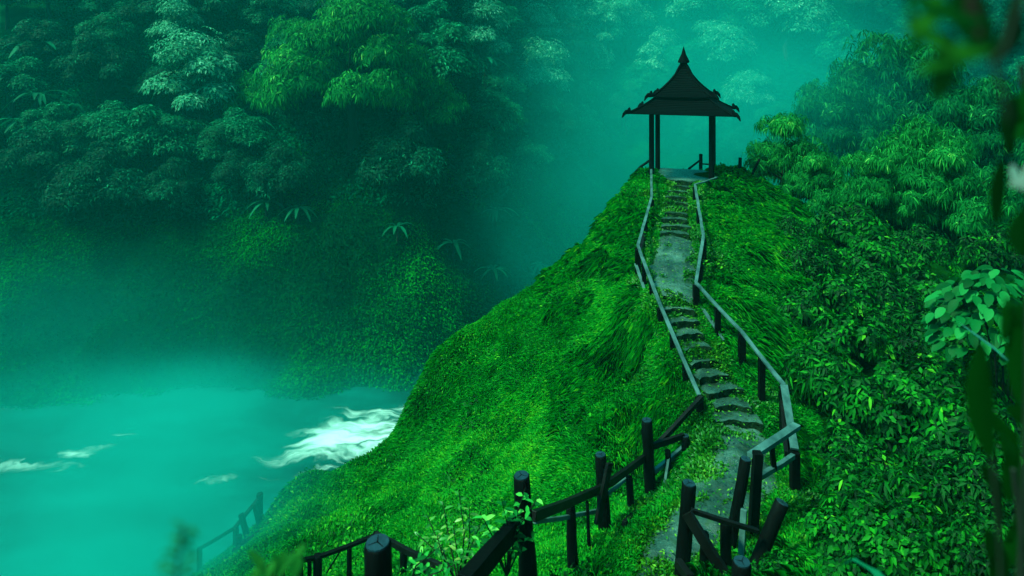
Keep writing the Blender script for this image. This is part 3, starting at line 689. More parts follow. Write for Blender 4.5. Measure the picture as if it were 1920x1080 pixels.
def trunk_mesh(seed, H, r, RX, RZ, base):
    g = random.Random(seed); mb = MB(); pts = [Vector((0, 0, -1.5))]
    x = y = 0
    for i in range(1, 6):
        x += g.uniform(-.05, .05)*H; y += g.uniform(-.05, .05)*H; pts.append(Vector((x, y, (base+RZ*.5)*i/5)))
    mb.tube(pts, [r*1.35, r, r*.85, r*.7, r*.5, r*.3], 7)
    for k in range(6):
        a = k*1.05+g.uniform(-.3, .3); p = pts[3].lerp(pts[5], k/6); q = p+Vector((math.cos(a)*RX*.6, math.sin(a)*RX*.6, RZ*.35+base*.05))
        mb.tube([p, p.lerp(q, .5)+Vector((0, 0, -.04*RX)), q], [r*.4, r*.28, r*.1], 5)
    return mb.mesh('trunk', BARK, True)
def proto(kind, mesh_c, mesh_t): return (kind, mesh_c, mesh_t)
def place(name, P, loc, s, rz, label, cat, group=None, sz=None):
    o = empty(name, loc, label, cat, group, rz, s)
    if sz: o.scale = (s, s, sz)
    c = bpy.data.objects.new('crown', P[0]); link(c, o)
    if P[1] is not None: t_ = bpy.data.objects.new('trunk', P[1]); link(t_, o)
    return o
FAR = {}
def mk(kind, seed, RX, RZ, base, mat, r=.3, **kw):
    FAR.setdefault(kind, []).append((crown_mesh(kind+'_crown', seed, RX, RZ, mat=mat, base=base, **kw), trunk_mesh(seed, base+RZ, r, RX, RZ, base)))
for sd in (1, 2):
    mk('dark', sd, 5.4, 5.6, 3.6, LF_DARK, nl=12, ns=100, k=11, L=.50, Wd=.20, srad=.5, droop=.35, flat=.7, lobe=.36)
    mk('mid', 10+sd, 5.0, 6.0, 3.6, LF_MID, nl=14, ns=85, k=11, L=.48, Wd=.19, srad=.5, droop=.3, flat=.9, lobe=.34)
    mk('pale', 20+sd, 4.8, 5.8, 3.6, LF_PALE, nl=13, ns=90, k=11, L=.45, Wd=.18, lobe=.35, srad=.5, droop=.35, flat=.8)
    mk('bright', 30+sd, 5.2, 6.0, 3.4, LF_YEL, nl=16, ns=80, k=12, L=.55, Wd=.14, srad=.4, droop=.9, flat=.3, lobe=.3)
mk('huge', 41, 11, 10.5, 5, LF_YEL, r=.6, nl=46, ns=95, k=12, L=.55, Wd=.15, srad=.45, droop=.8, flat=.4, lobe=.19)
FAR['huge'].append(FAR['huge'][0])
g = random.Random(5)
ORD = ['first', 'second', 'third', 'fourth', 'fifth', 'sixth', 'seventh', 'eighth', 'ninth', 'tenth', 'eleventh', 'twelfth', 'thirteenth', 'fourteenth', 'fifteenth', 'sixteenth', 'seventeenth', 'eighteenth', 'nineteenth', 'twentieth', 'twenty-first', 'twenty-second', 'twenty-third', 'twenty-fourth', 'twenty-fifth']+['twenty-'+a for a in ('sixth', 'seventh', 'eighth', 'ninth')]+['thirtieth']+['thirty-'+a for a in ('first', 'second', 'third', 'fourth', 'fifth', 'sixth', 'seventh', 'eighth', 'ninth')]
ROWN = ['lowest', 'second lowest', 'third', 'fourth', 'fifth', 'sixth', 'seventh', 'topmost']
LOOK = {'dark': 'dark teal tree', 'mid': 'mid green tree', 'pale': 'pale silvery tree', 'bright': 'bright drooping yellow green tree'}
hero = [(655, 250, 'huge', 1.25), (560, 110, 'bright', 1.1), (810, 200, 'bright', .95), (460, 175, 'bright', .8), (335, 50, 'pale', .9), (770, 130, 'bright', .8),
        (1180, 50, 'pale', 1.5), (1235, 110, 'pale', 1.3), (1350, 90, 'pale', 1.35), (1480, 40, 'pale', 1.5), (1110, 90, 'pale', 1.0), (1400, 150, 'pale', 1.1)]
def hit(px, py):     # march the view ray onto the hills
    d = Vector(((px-CX)/F, 1, (HY-py)/F)); y = 50
    while y < 240:
        if CZ+d.z*y < float(hillz(np.array(d.x*y), np.array(float(y)))): return y
        y += .5
    return 200
trees = []
for row, t0 in enumerate((19, 25, 31, 38, 46, 55, 66, 79)):
    x = -88+g.uniform(0, 5); k = 0
    while x < 100:
        y = float(shore(x))+t0+g.uniform(-2.5, 2.5)
        if abs(x)/y < .86:
            trees.append((row, x, y, None, None))
        x += g.uniform(5.6, 8.6)*(1+row*.04)
hero_pos = []
for (px, py, kd, s) in hero:
    y = hit(px, py+40)-2; x = (px-CX)/F*y; hero_pos.append((x, y, kd, s, px))
cnt = {}
trees.sort(key=lambda q: (q[0], q[1]/q[2]))
for (row, x, y, _, _) in trees:
    if any(math.hypot(x-a, y-b2) < 4.5*s for a, b2, _, s, _ in hero_pos): continue
    i = cnt.get(row, 0); cnt[row] = i+1
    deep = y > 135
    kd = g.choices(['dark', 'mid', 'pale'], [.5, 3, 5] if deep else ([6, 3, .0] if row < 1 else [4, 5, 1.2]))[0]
    s = g.uniform(.6, 1.2)*(1.1 if row > 0 else .8)*(1.25 if deep else 1)
    P_ = g.choice(FAR[kd]); z = float(hillz(np.array(x), np.array(y)))
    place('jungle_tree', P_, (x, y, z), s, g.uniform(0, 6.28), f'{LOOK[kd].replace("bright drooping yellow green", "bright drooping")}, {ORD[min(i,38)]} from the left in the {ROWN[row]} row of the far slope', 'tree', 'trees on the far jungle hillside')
hl = ['broad bright tree with drooping yellow tipped foliage, largest on the far jungle hillside', 'feathery bright green tree just above and left of the big drooping tree', 'bright green tree right of the big drooping tree on the far hillside',
      'small bright drooping tree left of the big drooping tree', 'pale tree with frosted leaves at the upper left edge of the frame', 'small bright tree tucked behind the right flank of the big drooping tree',
      'pale misty tree above and left of the pavilion finial at the top edge', 'pale misty tree just behind the left slope of the pavilion roof', 'pale misty tree right of the pavilion finial', 'pale misty tree at the top edge right of the pavilion',
      'pale misty tree left of the pavilion where the far valley opens', 'lower pale misty tree right of the pavilion roof horns']
for (x, y, kd, s, px), lb in zip(hero_pos, hl):
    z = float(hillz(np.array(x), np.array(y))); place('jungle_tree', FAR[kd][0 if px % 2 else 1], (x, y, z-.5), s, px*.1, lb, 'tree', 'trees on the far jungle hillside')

# long leaved banana like plants on the far bank
def banana_mesh(seed, n, L, Wd, lift=.7):
    g = np.random.RandomState(seed); parts = []
    for i in range(n):
        a = i*2.4+g.uniform(-.3, .3); e = g.uniform(.25, .95)*lift; m = 9
        d = np.array([math.cos(a), math.sin(a), 0]); s = np.array([-math.sin(a), math.cos(a), 0]); ll = L*g.uniform(.75, 1.15)
        V = []
        for j in range(m+1):
            u = j/m; c = d*u*ll*(.9)+np.array([0, 0, 1])*ll*(e*u-.75*u*u)+np.array([0, 0, .3]); wdt = Wd*math.sin(math.pi*min(1, u*.93+.05))**.7
            wv_ = 1+.12*math.sin(j*2.1+i)
            V += [c+s*wdt*wv_/2+np.array([0, 0, .10*wdt]), c, c-s*wdt*wv_/2+np.array([0, 0, .10*wdt])]
        T = []
        for j in range(m):
            o = j*3; T += [[o, o+3, o+1], [o+3, o+4, o+1], [o+1, o+4, o+2], [o+4, o+5, o+2]]
        parts.append((np.array(V), np.array(T), np.full(len(V), g.rand())))
    return cat_parts(parts)
bm_ = [tris_mesh('leaves', *banana_mesh(s, n, 1, .14)[:2], LF_BANANA, True, banana_mesh(s, n, 1, .15, 1.25)[2]) for s, n in ((1, 9), (2, 12), (3, 10))]
stem = MB().tube([(0, 0, -.8), (0, 0, .1), (0, 0, .34)], [.05, .045, .03], 7).mesh('stem', BARK, True)
BAN = [(65, 95, 5.0, 'big star shaped banana plant near the upper left corner of the jungle'), (25, 150, 3.4, 'banana plant with drooping leaves at the left edge below the star shaped one'),
       (70, 185, 3.4, 'wide banana plant in the second tier at the far left'), (130, 205, 3.0, 'banana plant leaning right in the far left thicket'), (190, 225, 2.6, 'small banana plant right of the far left thicket'),
       (40, 235, 3.4, 'dark banana plant low on the far left edge'), (470, 235, 3.6, 'broad leaved banana plant left of and below the big drooping tree'), (690, 60, 4.4, 'upright banana plant at the top above the big drooping tree'),
       (760, 100, 4.2, 'spreading banana plant at the top right of the big drooping tree'), (910, 120, 4.2, 'umbrella shaped light green plant high on the middle of the far hillside'), (1140, 50, 3.6, 'misty banana plant in the top middle left of the pavilion finial'),
       (930, 400, 2.8, 'pale spiky plant on the open bank left of the grassy ridge'), (850, 462, 2.6, 'spiky plant on the open bank in the middle of the picture'), (1010, 500, 2.4, 'spiky plant touching the edge of the grassy ridge'),
       (925, 510, 2.4, 'arching leafed plant just below the pale spiky plant'), (745, 430, 2.4, 'spiky plant below the dark tree line in the centre'), (560, 395, 2.6, 'dark spiky plant at the foot of the big drooping tree'), (500, 385, 2.4, 'dark spiky plant left of the foot of the big drooping tree')]
for i, (px, py, s, lb) in enumerate(BAN):
    s *= 1.15
    y = hit(px, py+s*7)-(3.5 if py < 300 else .5); x = (px-CX)/F*y; z = CZ+(HY-py)/F*y-.2*s
    o = empty('banana_plant', (x, y, z), lb, 'plant', 'long leaved plants on the far bank', i*1.3, s)
    zg = float(hillz(np.array(x), np.array(y)))
    c = bpy.data.objects.new('foliage', bm_[i % 3]); link(c, o)
    st_ = MB().tube([(0, 0, min(-.5, (zg-z)/s-.3)), (.02, 0, .1), (0, 0, .34)], [.05, .045, .03], 7).mesh('stem', BARK, True)
    c = bpy.data.objects.new('stem', st_); link(c, o)

# ------------------------------------------------------------------ right hand side: bamboo trees, shrubs, broad leaved plant
def fan_crown(name, seed, RX, RZ, nl, ns, k, L, Wd, mat, base, lobe=.36, droop=.9):
    return crown_mesh(name, seed, RX, RZ, nl, ns, k, L, Wd, mat, droop, .12, .35, 2, lobe, 0, base)
BT = [(fan_crown('bamboo_crown', 61, 3.4, 4.6, 30, 70, 8, .30, .05, LF_YEL, 1.5, .26), trunk_mesh(61, 6, .16, 3, 4, 1.8)),
      (fan_crown('bamboo_crown', 62, 2.6, 3.4, 24, 62, 8, .28, .05, LF_YEL, 1.0, .27), trunk_mesh(62, 5, .13, 2.4, 3, 1.4)),
      (fan_crown('bamboo_crown', 63, 3.4, 4.8, 40, 80, 8, .23, .05, LF_BACK, 1.5, .22), trunk_mesh(63, 6, .16, 3, 4, 1.8))]
def gz_any(x, y):
    z = tz(x, y); return z
for (px, pyt, D, ki, s, lb) in [
    (1670, 70, 42, 2, 1.75, 'tall wind blown bamboo like tree standing highest on the right'), (1555, 150, 37, 2, 1.2, 'dim bamboo like tree left of the tall wind blown one'),
    (1810, 150, 38, 2, 1.35, 'dark bamboo like tree right of the tall wind blown one'),
    (1485, 232, 28, 1, .9, 'leafy bamboo like tree at the right rim of the grassy knoll'), (1535, 300, 26, 1, .62, 'small bamboo like tree filling the gap right of the knoll rim tree'),
    (1715, 235, 25, 0, .8, 'bright bamboo like tree with pale yellow leaf tips on the right'), (1640, 300, 24, 1, .62, 'low bright bamboo clump left of the pale tipped one'), (1790, 290, 23, 1, .8, 'drooping bright bamboo clump right of the pale tipped one'),
    (1870, 330, 27, 2, .8, 'shaded bamboo like tree at the right edge of the thicket'), (1900, 190, 44, 2, 1.3, 'dim teal tree at the right edge behind the bamboo')]:
    P_ = BT[ki]; top = {0: 6.3, 1: 4.5, 2: 6.5}[ki]*s
    p = W(px, pyt, D); z = p.z-top
    o = place('bamboo_tree', P_, (p.x, p.y, z), s, px*.37, lb, 'tree', 'bamboo like trees on the right')
    zg = tz(p.x, p.y)
    if z-1.2 > zg:
        for ch in o.children:
            if ch.name.startswith('trunk'):
                mb = MB()
                for q in range(5):
                    a = q*1.3; mb.tube([(math.cos(a)*.3, math.sin(a)*.3, (zg-z)/s-.3), (math.cos(a)*.2, math.sin(a)*.2, .5), (math.cos(a)*1.0, math.sin(a)*1.0, 3.5)], [.09, .07, .03], 6)
                ch.data = mb.mesh('trunk', BARK, True)
SH = [crown_mesh('shrub_foliage', 71, 1.0, .85, 13, 26, 9, .13, .05, LF_NEAR, .45, .09, .4, 1, .30, -.05, 0),
      crown_mesh('shrub_foliage', 72, 1.0, .8, 12, 22, 8, .26, .06, LF_NEAR, .7, .09, .3, 2, .32, .0, 0),
      crown_mesh('shrub_foliage', 73, 1.0, .7, 13, 24, 8, .16, .085, LF_NEAR, .35, .10, .5, 1, .30, .06, 0),
      crown_mesh('shrub_foliage', 74, 1.0, .8, 12, 22, 7, .19, .065, LF_NEAR, .5, .1, .5, 2, .32, .0, 0)]
stem_m = MB()
for q in range(5):
    a = q*1.256; stem_m.tube([(0, 0, -.5), (math.cos(a)*.2, math.sin(a)*.2, .1), (math.cos(a)*.5, math.sin(a)*.5, .4)], [.03, .022, .01], 5)
STEMS = stem_m.mesh('stem', BARK, True)
SHRUBS = [(1595, 425, 22, 1.15, 3, 'bluish green shrub with spreading sprays below the bamboo clumps'),
 (1480, 440, 21, .8, 0, 'low shrub where the grass slope meets the thicket'), (1530, 500, 19, 1.0, 0, 'rounded shrub below and left of the bluish green one'), (1640, 480, 20, 1.0, 2, 'small leaved shrub right under the bluish green one'),
 (1720, 470, 20, 1.1, 0, 'shrub with a lit upper rim in front of the dark hollow'), (1580, 560, 17, 1.0, 2, 'dense shrub in the middle of the right hand thicket'), (1660, 560, 17.5, 1.1, 0, 'small leaved shrub right of the densest one'),
 (1740, 560, 17.5, 1.0, 2, 'yellowish speckled shrub left of the broad leaved plant'), (1500, 590, 16.5, .8, 1, 'grassy shrub beside the middle of the right handrail'), (1600, 640, 15, .95, 2, 'shrub with yellow tipped leaves in the right thicket'),
 (1690, 640, 15, 1.0, 0, 'shrub below the yellowish speckled one'), (1780, 650, 14.5, .95, 2, 'shrub left of the big blurred leaf'), (1545, 700, 13.8, .75, 1, 'drooping shrub close to the bend of the right handrail'), (1625, 735, 12.8, .8, 3, 'teal leafed shrub in a dark gap of the thicket'),
 (1710, 745, 12.6, .9, 2, 'bright leafed shrub in the lower right thicket'), (1800, 750, 12.5, .85, 3, 'teal leafed shrub behind the big blurred leaf'), (1590, 795, 11.8, .62, 2, 'bright shrub right of the corner post of the handrail'), (1625, 800, 11.6, .75, 2, 'bright shrub overhanging the black hollow at lower right'),
 (1800, 880, 10.3, .75, 0, 'dark shrub right of the black hollow'), (1850, 830, 10.5, .9, 3, 'dim shrub at the right edge behind the blurred stems'), (1610, 915, 10, .55, 1, 'wind blown shrub right of the tilted round post'), (1640, 955, 9.2, .6, 1, 'wind blown long leafed shrub in the lower right'),
 (1740, 950, 9.0, .7, 1, 'long leafed shrub with pale drooping tips at lower right'), (1840, 950, 8.6, .8, 0, 'dark shrub near the lower right corner'), (1585, 1015, 8.2, .5, 2, 'broad bright shrub at the bottom right of the tilted post'), (1660, 1030, 7.6, .6, 2, 'bright yellow green shrub along the bottom edge at right'),
 (1770, 1050, 7.2, .6, 2, 'leafy shrub along the bottom edge near the right corner'), (1475, 1090, 8.2, .38, 2, 'small bright shrub beside the short round stump'), (1890, 1060, 6.8, .6, 0, 'shaded shrub in the bottom right corner'),
 (1870, 470, 21, 1.2, 0, 'dark shrub behind the broad leaved plant'), (1820, 400, 24, 1.3, 3, 'teal shrub under the shaded bamboo'), (1700, 405, 25, 1.2, 3, 'shaded shrub in the hollow under the pale tipped bamboo'), (1600, 375, 26, 1.1, 3, 'shaded shrub at the foot of the small bamboo')]
for i, (px, py, D, r_, k_, lb) in enumerate(SHRUBS):
    p = W(px, py, D); z = min(p.z-.35*r_, tz(p.x, p.y)+.75*r_); z = max(z, tz(p.x, p.y)-.15)
    r_ *= 1.08; z += .08
    o = empty('shrub', (p.x, p.y, z), lb, 'shrub', 'shrubs of the right hand thicket', i*1.7, r_)
    c = bpy.data.objects.new('foliage', SH[k_]); link(c, o)
    c = bpy.data.objects.new('stem', STEMS); link(c, o)

# broad leaved plant at the right edge
def round_leaf_parts(g, cs, D_, N_, L, Wd):
    m = 5; n = len(cs); D_ = nrm(D_); S = nrm(np.cross(D_, N_)); N_ = np.cross(S, D_); V = []
    for j in range(m+1):
        u = j/m; wd = math.sin(math.pi*min(1, u*.95+.04))**.6*Wd
        c = cs+D_*L[:, None]*u+np.array([0, 0, -1])*(L[:, None]*.35*u*u)
        V += [c+S*wd/2-np.array([0, 0, .03])*0+N_*wd*.12, c, c-S*wd/2+N_*wd*.12]
    V = np.stack(V, 1); T = []
    for j in range(m):
        o = j*3; T += [[o, o+3, o+1], [o+3, o+4, o+1], [o+1, o+4, o+2], [o+4, o+5, o+2]]
    k = V.shape[1]; T = (np.array(T)[None]+(np.arange(n)*k)[:, None, None]).reshape(-1, 3)
    return V.reshape(-1, 3), T, np.repeat(g.rand(n), k)
g2 = np.random.RandomState(91); bp = W(1880, 560, 12.5)
n = 420; th = g2.uniform(0, 6.28, n); rr_ = np.sqrt(g2.rand(n))*1.3; lay = g2.randint(0, 5, n)
cs = np.stack([np.cos(th)*rr_, np.sin(th)*rr_*.8, .55-.45*rr_**2-lay*.19+g2.normal(size=n)*.03], -1)
cs[:, 0] += .02
D_ = np.stack([np.cos(th)+g2.normal(size=n)*.4, np.sin(th)*.9-.35+g2.normal(size=n)*.3, -.25+g2.normal(size=n)*.2], -1)
V, T, r = round_leaf_parts(g2, cs, D_, np.array([0, -.25, 1])+g2.normal(size=(n, 3))*.15, g2.uniform(.2, .30, n), .16)
o = empty('broad_leaved_plant', bp, 'plant with overlapping oval pale green leaves at the right edge', 'plant')
c = bpy.data.objects.new('foliage', tris_mesh('foliage', V, T, LF_BROAD, True, r)); link(c, o)
mb = MB(); zb = tz(bp.x, bp.y)-bp.z-.3
for q in range(7): a = q*.9; mb.tube([(.1*math.cos(a), .1*math.sin(a), zb), (.3*math.cos(a), .3*math.sin(a), zb*.3), (.8*math.cos(a), .6*math.sin(a), .05)], [.025, .02, .008], 5)
c = bpy.data.objects.new('stem', mb.mesh('stem', BARK, True)); link(c, o)

# ------------------------------------------------------------------ foreground plants
def ribbon(pts, wd, rnd, nrml=(0, -1, .3), shape='leaf'):
    """one leaf along a polyline of world points"""
    pts = [np.array(p, float) for p in pts]; m = 12; s = np.linspace(0, len(pts)-1, m+1); V = []; N = nrm(np.array(nrml, float))
    P = [sum(c*w_ for c, w_ in zip((pts[int(min(a, len(pts)-1.001))], pts[int(min(a, len(pts)-1.001))+1]), (1-(a-int(min(a, len(pts)-1.001))), a-int(min(a, len(pts)-1.001))))) for a in s]
    for j, c in enumerate(P):
        u = j/m; d = nrm(P[min(j+1, m)]-P[max(j-1, 0)]); S = nrm(np.cross(d, N))
        wd_ = wd*(math.sin(math.pi*min(1, u*.95+.03))**.65 if shape == 'leaf' else (1-u)**.5)
        V += [c+S*wd_/2-N*wd_*.1, c, c-S*wd_/2-N*wd_*.1]
    T = []
    for j in range(m):
        o = j*3; T += [[o, o+3, o+1], [o+3, o+4, o+1], [o+1, o+4, o+2], [o+4, o+5, o+2]]
    return np.array(V), np.array(T), np.full(len(V), rnd)
def plant_from(name, label, cat, parts, mat, loc, stems=None, rad=.004, part='leaf'):
    o = empty(name, loc, label, cat); lo = np.array(loc)
    for (V, T, r) in parts:
        c = bpy.data.objects.new(part, tris_mesh(part, V-lo, T, mat, True, r)); link(c, o)
    if stems:
        mb = MB()
        for s_ in stems: mb.tube([Vector(p)-Vector(loc) for p in s_], rad, 6)
        c = bpy.data.objects.new('stem', mb.mesh('stem', BARK, True)); link(c, o)
    return o
def PX(L, D): return [W(a, b2, D) if len((a, b2)) == 2 else None for a, b2 in L]
def PXD(L): return [W(*q) for q in L]
gr = random.Random(3)
# hanging leaves top right, very near
H = .45; pt = []
for (L_, wd, r_) in [([(1850, 40), (1780, 20), (1700, -10)], .016, .5), ([(1860, 90), (1800, 95), (1735, 60), (1700, 20)], .014, .8), ([(1865, 110), (1810, 40), (1790, -40)], .018, .3), ([(1868, 115), (1905, 60), (1905, -20)], .016, .0), ([(1850, 100), (1790, 110), (1715, 135)], .010, .7),
                     ([(1700, -10), (1720, 60), (1716, 110)], .008, .6), ([(1780, 60), (1775, 130), (1755, 190)], .018, .1), ([(1760, -20), (1750, 30), (1700, 60)], .012, .9), ([(1830, -30), (1850, 50), (1860, 100)], .014, .2)]:
    pt.append(ribbon(PX(L_, H), wd, r_))
hb = W(1865, 105, H)
o = plant_from('hanging_branch', 'blurred green leaves hanging into the upper right corner close to the lens', 'branch', pt, LF_FORE, hb, [PX([(1905, 20), (1885, 90), (1862, 112), (1880, 170), (1892, 225)], H), PX([(1905, 20), (1960, -80), (2100, -150)], H)], .002)
V, T, r = ribbon(PX([(1820, -20), (1838, 30), (1832, 75)], H), .018, .4); c = bpy.data.objects.new('red_leaf', tris_mesh('red_leaf', V-np.array(hb), T, LF_RED, True, r)); link(c, o); c['label'] = 'dull red leaf'
# right edge stem, leaves and flower
pt = [ribbon(PX(L_, D), wd, r_) for L_, wd, r_, D in [([(1905, 180), (1893, 230), (1896, 290)], .022, 0, .8), ([(1930, 150), (1925, 230), (1905, 260)], .03, .5, .8), ([(1880, 300), (1872, 360), (1868, 420)], .02, 0, .8), ([(1940, 380), (1925, 440), (1915, 480)], .04, .1, .8),
      ([(1930, 560), (1925, 650), (1915, 760)], .05, .3, .9), ([(1935, 620), (1895, 570), (1880, 640)], .02, .3, .9)]]
plant_from('climbing_vine', 'dark blurred stem with leaves along the right edge', 'vine', pt, LF_FORE, W(1925, 420, .8), [PX([(1915, 120), (1935, 300), (1930, 500), (1925, 800), (1910, 1150)], .85)], .004)
fl = [ribbon(PX(L_, .78), wd, r_, part_n) for L_, wd, r_, part_n in [([(1925, 355), (1905, 330), (1898, 308)], .012, .9, (0, -1, .2)), ([(1925, 355), (1910, 345), (1893, 345)], .01, .4, (0, -1, .1)), ([(1925, 355), (1925, 330), (1932, 305)], .012, .7, (0, -1, 0))]]
plant_from('flower', 'pinkish white blossom at the right edge', 'flower', fl, PETAL, W(1928, 360, .78), [PX([(1926, 358), (1930, 400)], .79)], .002, 'petal')
# big blurred leaf right
pt = [ribbon(PX([(1860, 860), (1845, 790), (1838, 720), (1842, 642)], 0.7), .033, .25), ]
plant_from('broad_leaf', 'single large dark blurred leaf standing at the right above the shrubs', 'leaf', pt, LF_FORE, W(1862, 880, 0.7), [PX([(1860, 860), (1870, 960), (1880, 1150)], 0.7)], .002)
pt = [ribbon(PXD([(1985, 770, 1.9), (1925, 708, 2.1), (1865, 652, 2.4), (1796, 603, 2.8)]), .045, 1.0, (.5, -.8, .6), 'blade')]
plant_from('grass_blade', 'long arching blue green grass blade pointing into the picture at the right', 'grass blade', pt, LF_PALE, W(1985, 770, 1.9))
pt = [ribbon(PXD([(1990, 800, 1.3), (1900, 775, 1.5), (1780, 757, 2.0)]), .008, .75, (0, -.3, 1), 'blade')]
plant_from('grass_blade', 'thin faint grass blade crossing the big blurred leaf', 'grass blade', pt, LF_BROAD, W(1990, 800, 1.3))
pt = [ribbon(PXD([(1690, 1120, 1.8), (1640, 1070, 1.9), (1600, 1048, 2.0), (1578, 1060, 2.05)]), .03, 1.0, (.1, -.8, .6), 'blade')]
plant_from('grass_blade', 'bent shiny grass blade at the bottom edge on the right', 'grass blade', pt, LF_BANANA, W(1690, 1120, 1.8))
# dark blurred leaves lower right
pt = []
for k in range(9):
    x0 = gr.uniform(1850, 1960); y0 = gr.uniform(830, 1150); x1 = x0+gr.uniform(-70, 20); y1 = y0-gr.uniform(80, 170)
    pt.append(ribbon(PX([(x0, y0), ((x0+x1)/2+15, (y0+y1)/2-20), (x1, y1)], gr.uniform(.9, 1.3)), gr.uniform(.025, .05), gr.uniform(0, .35), (gr.uniform(-.4, .4), -1, gr.uniform(-.3, .6))))
plant_from('leafy_plant', 'dark blurred leaves in the lower right corner close to the lens', 'plant', pt, LF_FORE, W(1920, 1150, 1.1), [PX([(1920, 1150), (1915, 1000), (1900, 880)], 1.1)], .005)
# lower left blurred fern and yellow leaf clump
pt = []; FD = .6
for k in range(22):
    s_ = k/21; bx, by = 330+16*s_+gr.uniform(-4, 4), 1090-100*s_; sg = (-1)**k; ln = gr.uniform(26, 52)*(1.15-.6*s_)
    pt.append(ribbon(PX([(bx, by), (bx+sg*ln*.5, by-gr.uniform(2, 16)), (bx+sg*ln, by-gr.uniform(-8, 16))], FD), .0022, gr.uniform(.4, .95)))
plant_from('fern_frond', 'blurred dark green fern frond at the bottom edge in front of the water', 'fern', pt, LF_FORE, W(330, 1150, FD), [PX([(325, 1150), (332, 1060), (345, 985)], FD)], .0012)
pt = []
for k in range(9):
    x0, y0 = 500+gr.uniform(-30, 60), 1090+gr.uniform(-20, 20); a = gr.uniform(-.9, .9); l = gr.uniform(30, 60)
    pt.append(ribbon(PX([(x0, y0), (x0+math.sin(a)*l*.5, y0-l*.6), (x0+math.sin(a)*l, y0-l)], 1.0), .013, gr.uniform(0, .8), (gr.uniform(-.3, .3), -1, .5)))
plant_from('leafy_sprig', 'blurred yellow green sprig at the bottom edge left of the thick post', 'plant', pt, LF_GOLD, W(505, 1150, 1.0), [PX([(505, 1150), (515, 1080)], 1.0)], .003)
# shrub with oval leaves beside the left foreground post
def sprig(label, base_px, D, targets, L, Wd, mat, seed, nlv=9):
    g = np.random.RandomState(seed); b = W(*base_px, D); o = empty('leafy_bush', b, label, 'bush'); mb = MB(); parts = []
    for (tx, ty) in targets:
        t_ = W(tx, ty, D+g.uniform(-.35, .35)); mid = b.lerp(t_, .5)+Vector((g.uniform(-.08, .08), 0, .05)); mb.tube([Vector((0, 0, 0)), mid-b, t_-b], [.012, .008, .004], 5)
        for k in range(nlv):
            f = .45+.55*k/nlv; p = (mid.lerp(t_, f*2-1) if f > .5 else b.lerp(mid, f*2))-b
            a = k*2.4+g.uniform(-.3, .3)
            d = np.array([math.cos(a), math.sin(a), g.uniform(-.1, .7)])
            V, T, r = leaves(np.array([p]), d[None], np.array([[0, -.2, 1.]])+g.normal(size=(1, 3))*.3, L*g.uniform(.7, 1.2), Wd, np.array([g.rand()]), .25, 2); parts.append((V, T, r))
    V, T, r = cat_parts(parts); c = bpy.data.objects.new('foliage', tris_mesh('foliage', V, T, mat, True, r)); link(c, o)
    c = bpy.data.objects.new('stem', mb.mesh('stem', BARK, True)); link(c, o); return o
sprig('bush with small oval leaves hugging the cracked post of the left foreground railing', (950, 1080), 7.3, [(940, 935), (965, 950), (985, 915), (900, 960), (925, 990), (1010, 930), (890, 1010), (960, 1010), (1000, 990)], .13, .045, LF_YEL, 5, 11)
sprig('wind blown bush with yellow leaf tips left of the cracked round post', (860, 1100), 7.6, [(800, 965), (830, 940), (860, 920), (880, 950), (850, 985), (820, 1005), (900, 985), (780, 1000), (870, 1030)], .12, .036, LF_GOLD, 6, 10)
sprig('low leafy bush in front of the thin lower left railing', (760, 1120), 6.0, [(790, 1030), (830, 1020), (770, 1050), (850, 1060), (810, 1060)], .10, .035, LF_YEL, 8, 8)

# ------------------------------------------------------------------ haze and mist
def vol_box(name, lo, hi, mat, label, cat='haze'):
    mb = MB(); c = [(a+b2)/2 for a, b2 in zip(lo, hi)]
    mb.beam((c[0], lo[1], c[2]), (c[0], hi[1], c[2]), hi[0]-lo[0], hi[2]-lo[2])
    o = bpy.data.objects.new(name, mb.mesh(name, mat)); link(o); tag(o, label, cat, kind='stuff'); return o
def vol_mat(name, col, dens):
    m = bpy.data.materials.new(name); m.use_nodes = True; t = m.node_tree; t.nodes.clear()
    v = t.nodes.new('ShaderNodeVolumePrincipled'); v.inputs['Color'].default_value = (*col, 1); v.inputs['Density'].default_value = dens
    v.inputs['Anisotropy'].default_value = .1
    o = t.nodes.new('ShaderNodeOutputMaterial'); t.links.new(v.outputs[0], o.inputs['Volume']); return m, t, v
HAZE, _, _ = vol_mat('haze_air', (.01, .76, .70), .0007)
vol_box('haze', (-180, -30, -12), (180, 270, 150), HAZE, 'pale teal haze filling the whole gorge')
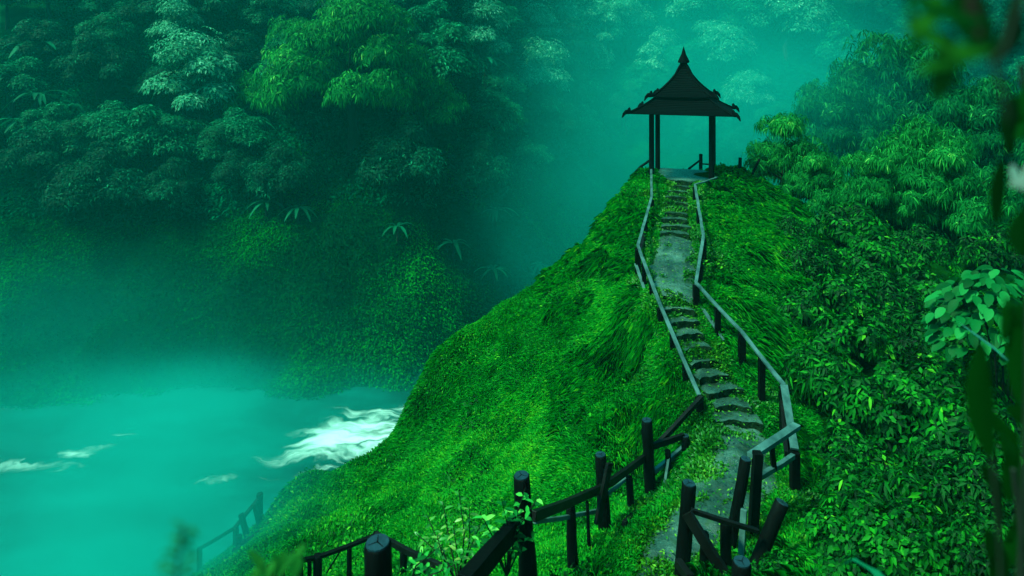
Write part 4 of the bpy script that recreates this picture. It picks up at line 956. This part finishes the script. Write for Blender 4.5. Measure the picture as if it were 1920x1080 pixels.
def mist(name, c, r, dens, label, ns=1.6, rz=0):
    m, t, v = vol_mat('mist_air', (.015, .76, .69), 0)
    tc = t.nodes.new('ShaderNodeTexCoord'); ln = t.nodes.new('ShaderNodeVectorMath'); ln.operation = 'LENGTH'; t.links.new(tc.outputs['Object'], ln.inputs[0])
    a = t.nodes.new('ShaderNodeMapRange'); a.interpolation_type = 'SMOOTHSTEP'; a.inputs[1].default_value = 1.0; a.inputs[2].default_value = .15; t.links.new(ln.outputs['Value'], a.inputs[0])
    n = t.nodes.new('ShaderNodeTexNoise'); n.inputs['Scale'].default_value = ns; n.inputs['Detail'].default_value = 2; t.links.new(tc.outputs['Object'], n.inputs['Vector'])
    b = t.nodes.new('ShaderNodeMapRange'); b.inputs[1].default_value = .3; b.inputs[2].default_value = .7; b.inputs[3].default_value = .5*dens; b.inputs[4].default_value = 1.5*dens; t.links.new(n.outputs['Fac'], b.inputs[0])
    q = t.nodes.new('ShaderNodeMath'); q.operation = 'MULTIPLY'; t.links.new(a.outputs[0], q.inputs[0]); t.links.new(b.outputs[0], q.inputs[1]); t.links.new(q.outputs[0], v.inputs['Density'])
    me = bpy.data.meshes.new('mist'); bm = bmesh.new(); bmesh.ops.create_icosphere(bm, subdivisions=3, radius=1); bm.to_mesh(me); bm.free(); me.materials.append(m)
    o = bpy.data.objects.new(name, me); o.location = c; o.scale = r; o.rotation_euler = (0, 0, rz); link(o); tag(o, label, 'mist', kind='stuff'); return o
mist('mist', (27, 92, 26), (38, 46, 34), .0105, 'bright mist filling the side valley behind the pavilion')
mist('mist', (-46, 50, 0), (50, 28, 18), .0105, 'soft spray mist rising over the river at the lower left')
mist('mist', (-34, 56, 0), (40, 10, 4), .075, 'thin bank of spray along the far edge of the river')

mist('mist', (-8.6, 14.5, CZ-11), (5.5, 5.5, 5), .16, 'mist drifting over the shoulder of the slope and its faint railing')
mist('mist', (14, 33.5, CZ-2), (10, 4, 6), .035, 'thin mist between the bright bamboo clumps and the tall trees behind')
mist('mist', (6, 74, 10), (17, 15, 17), .012, 'soft mist in the gorge left of the pavilion and behind the ridge line')
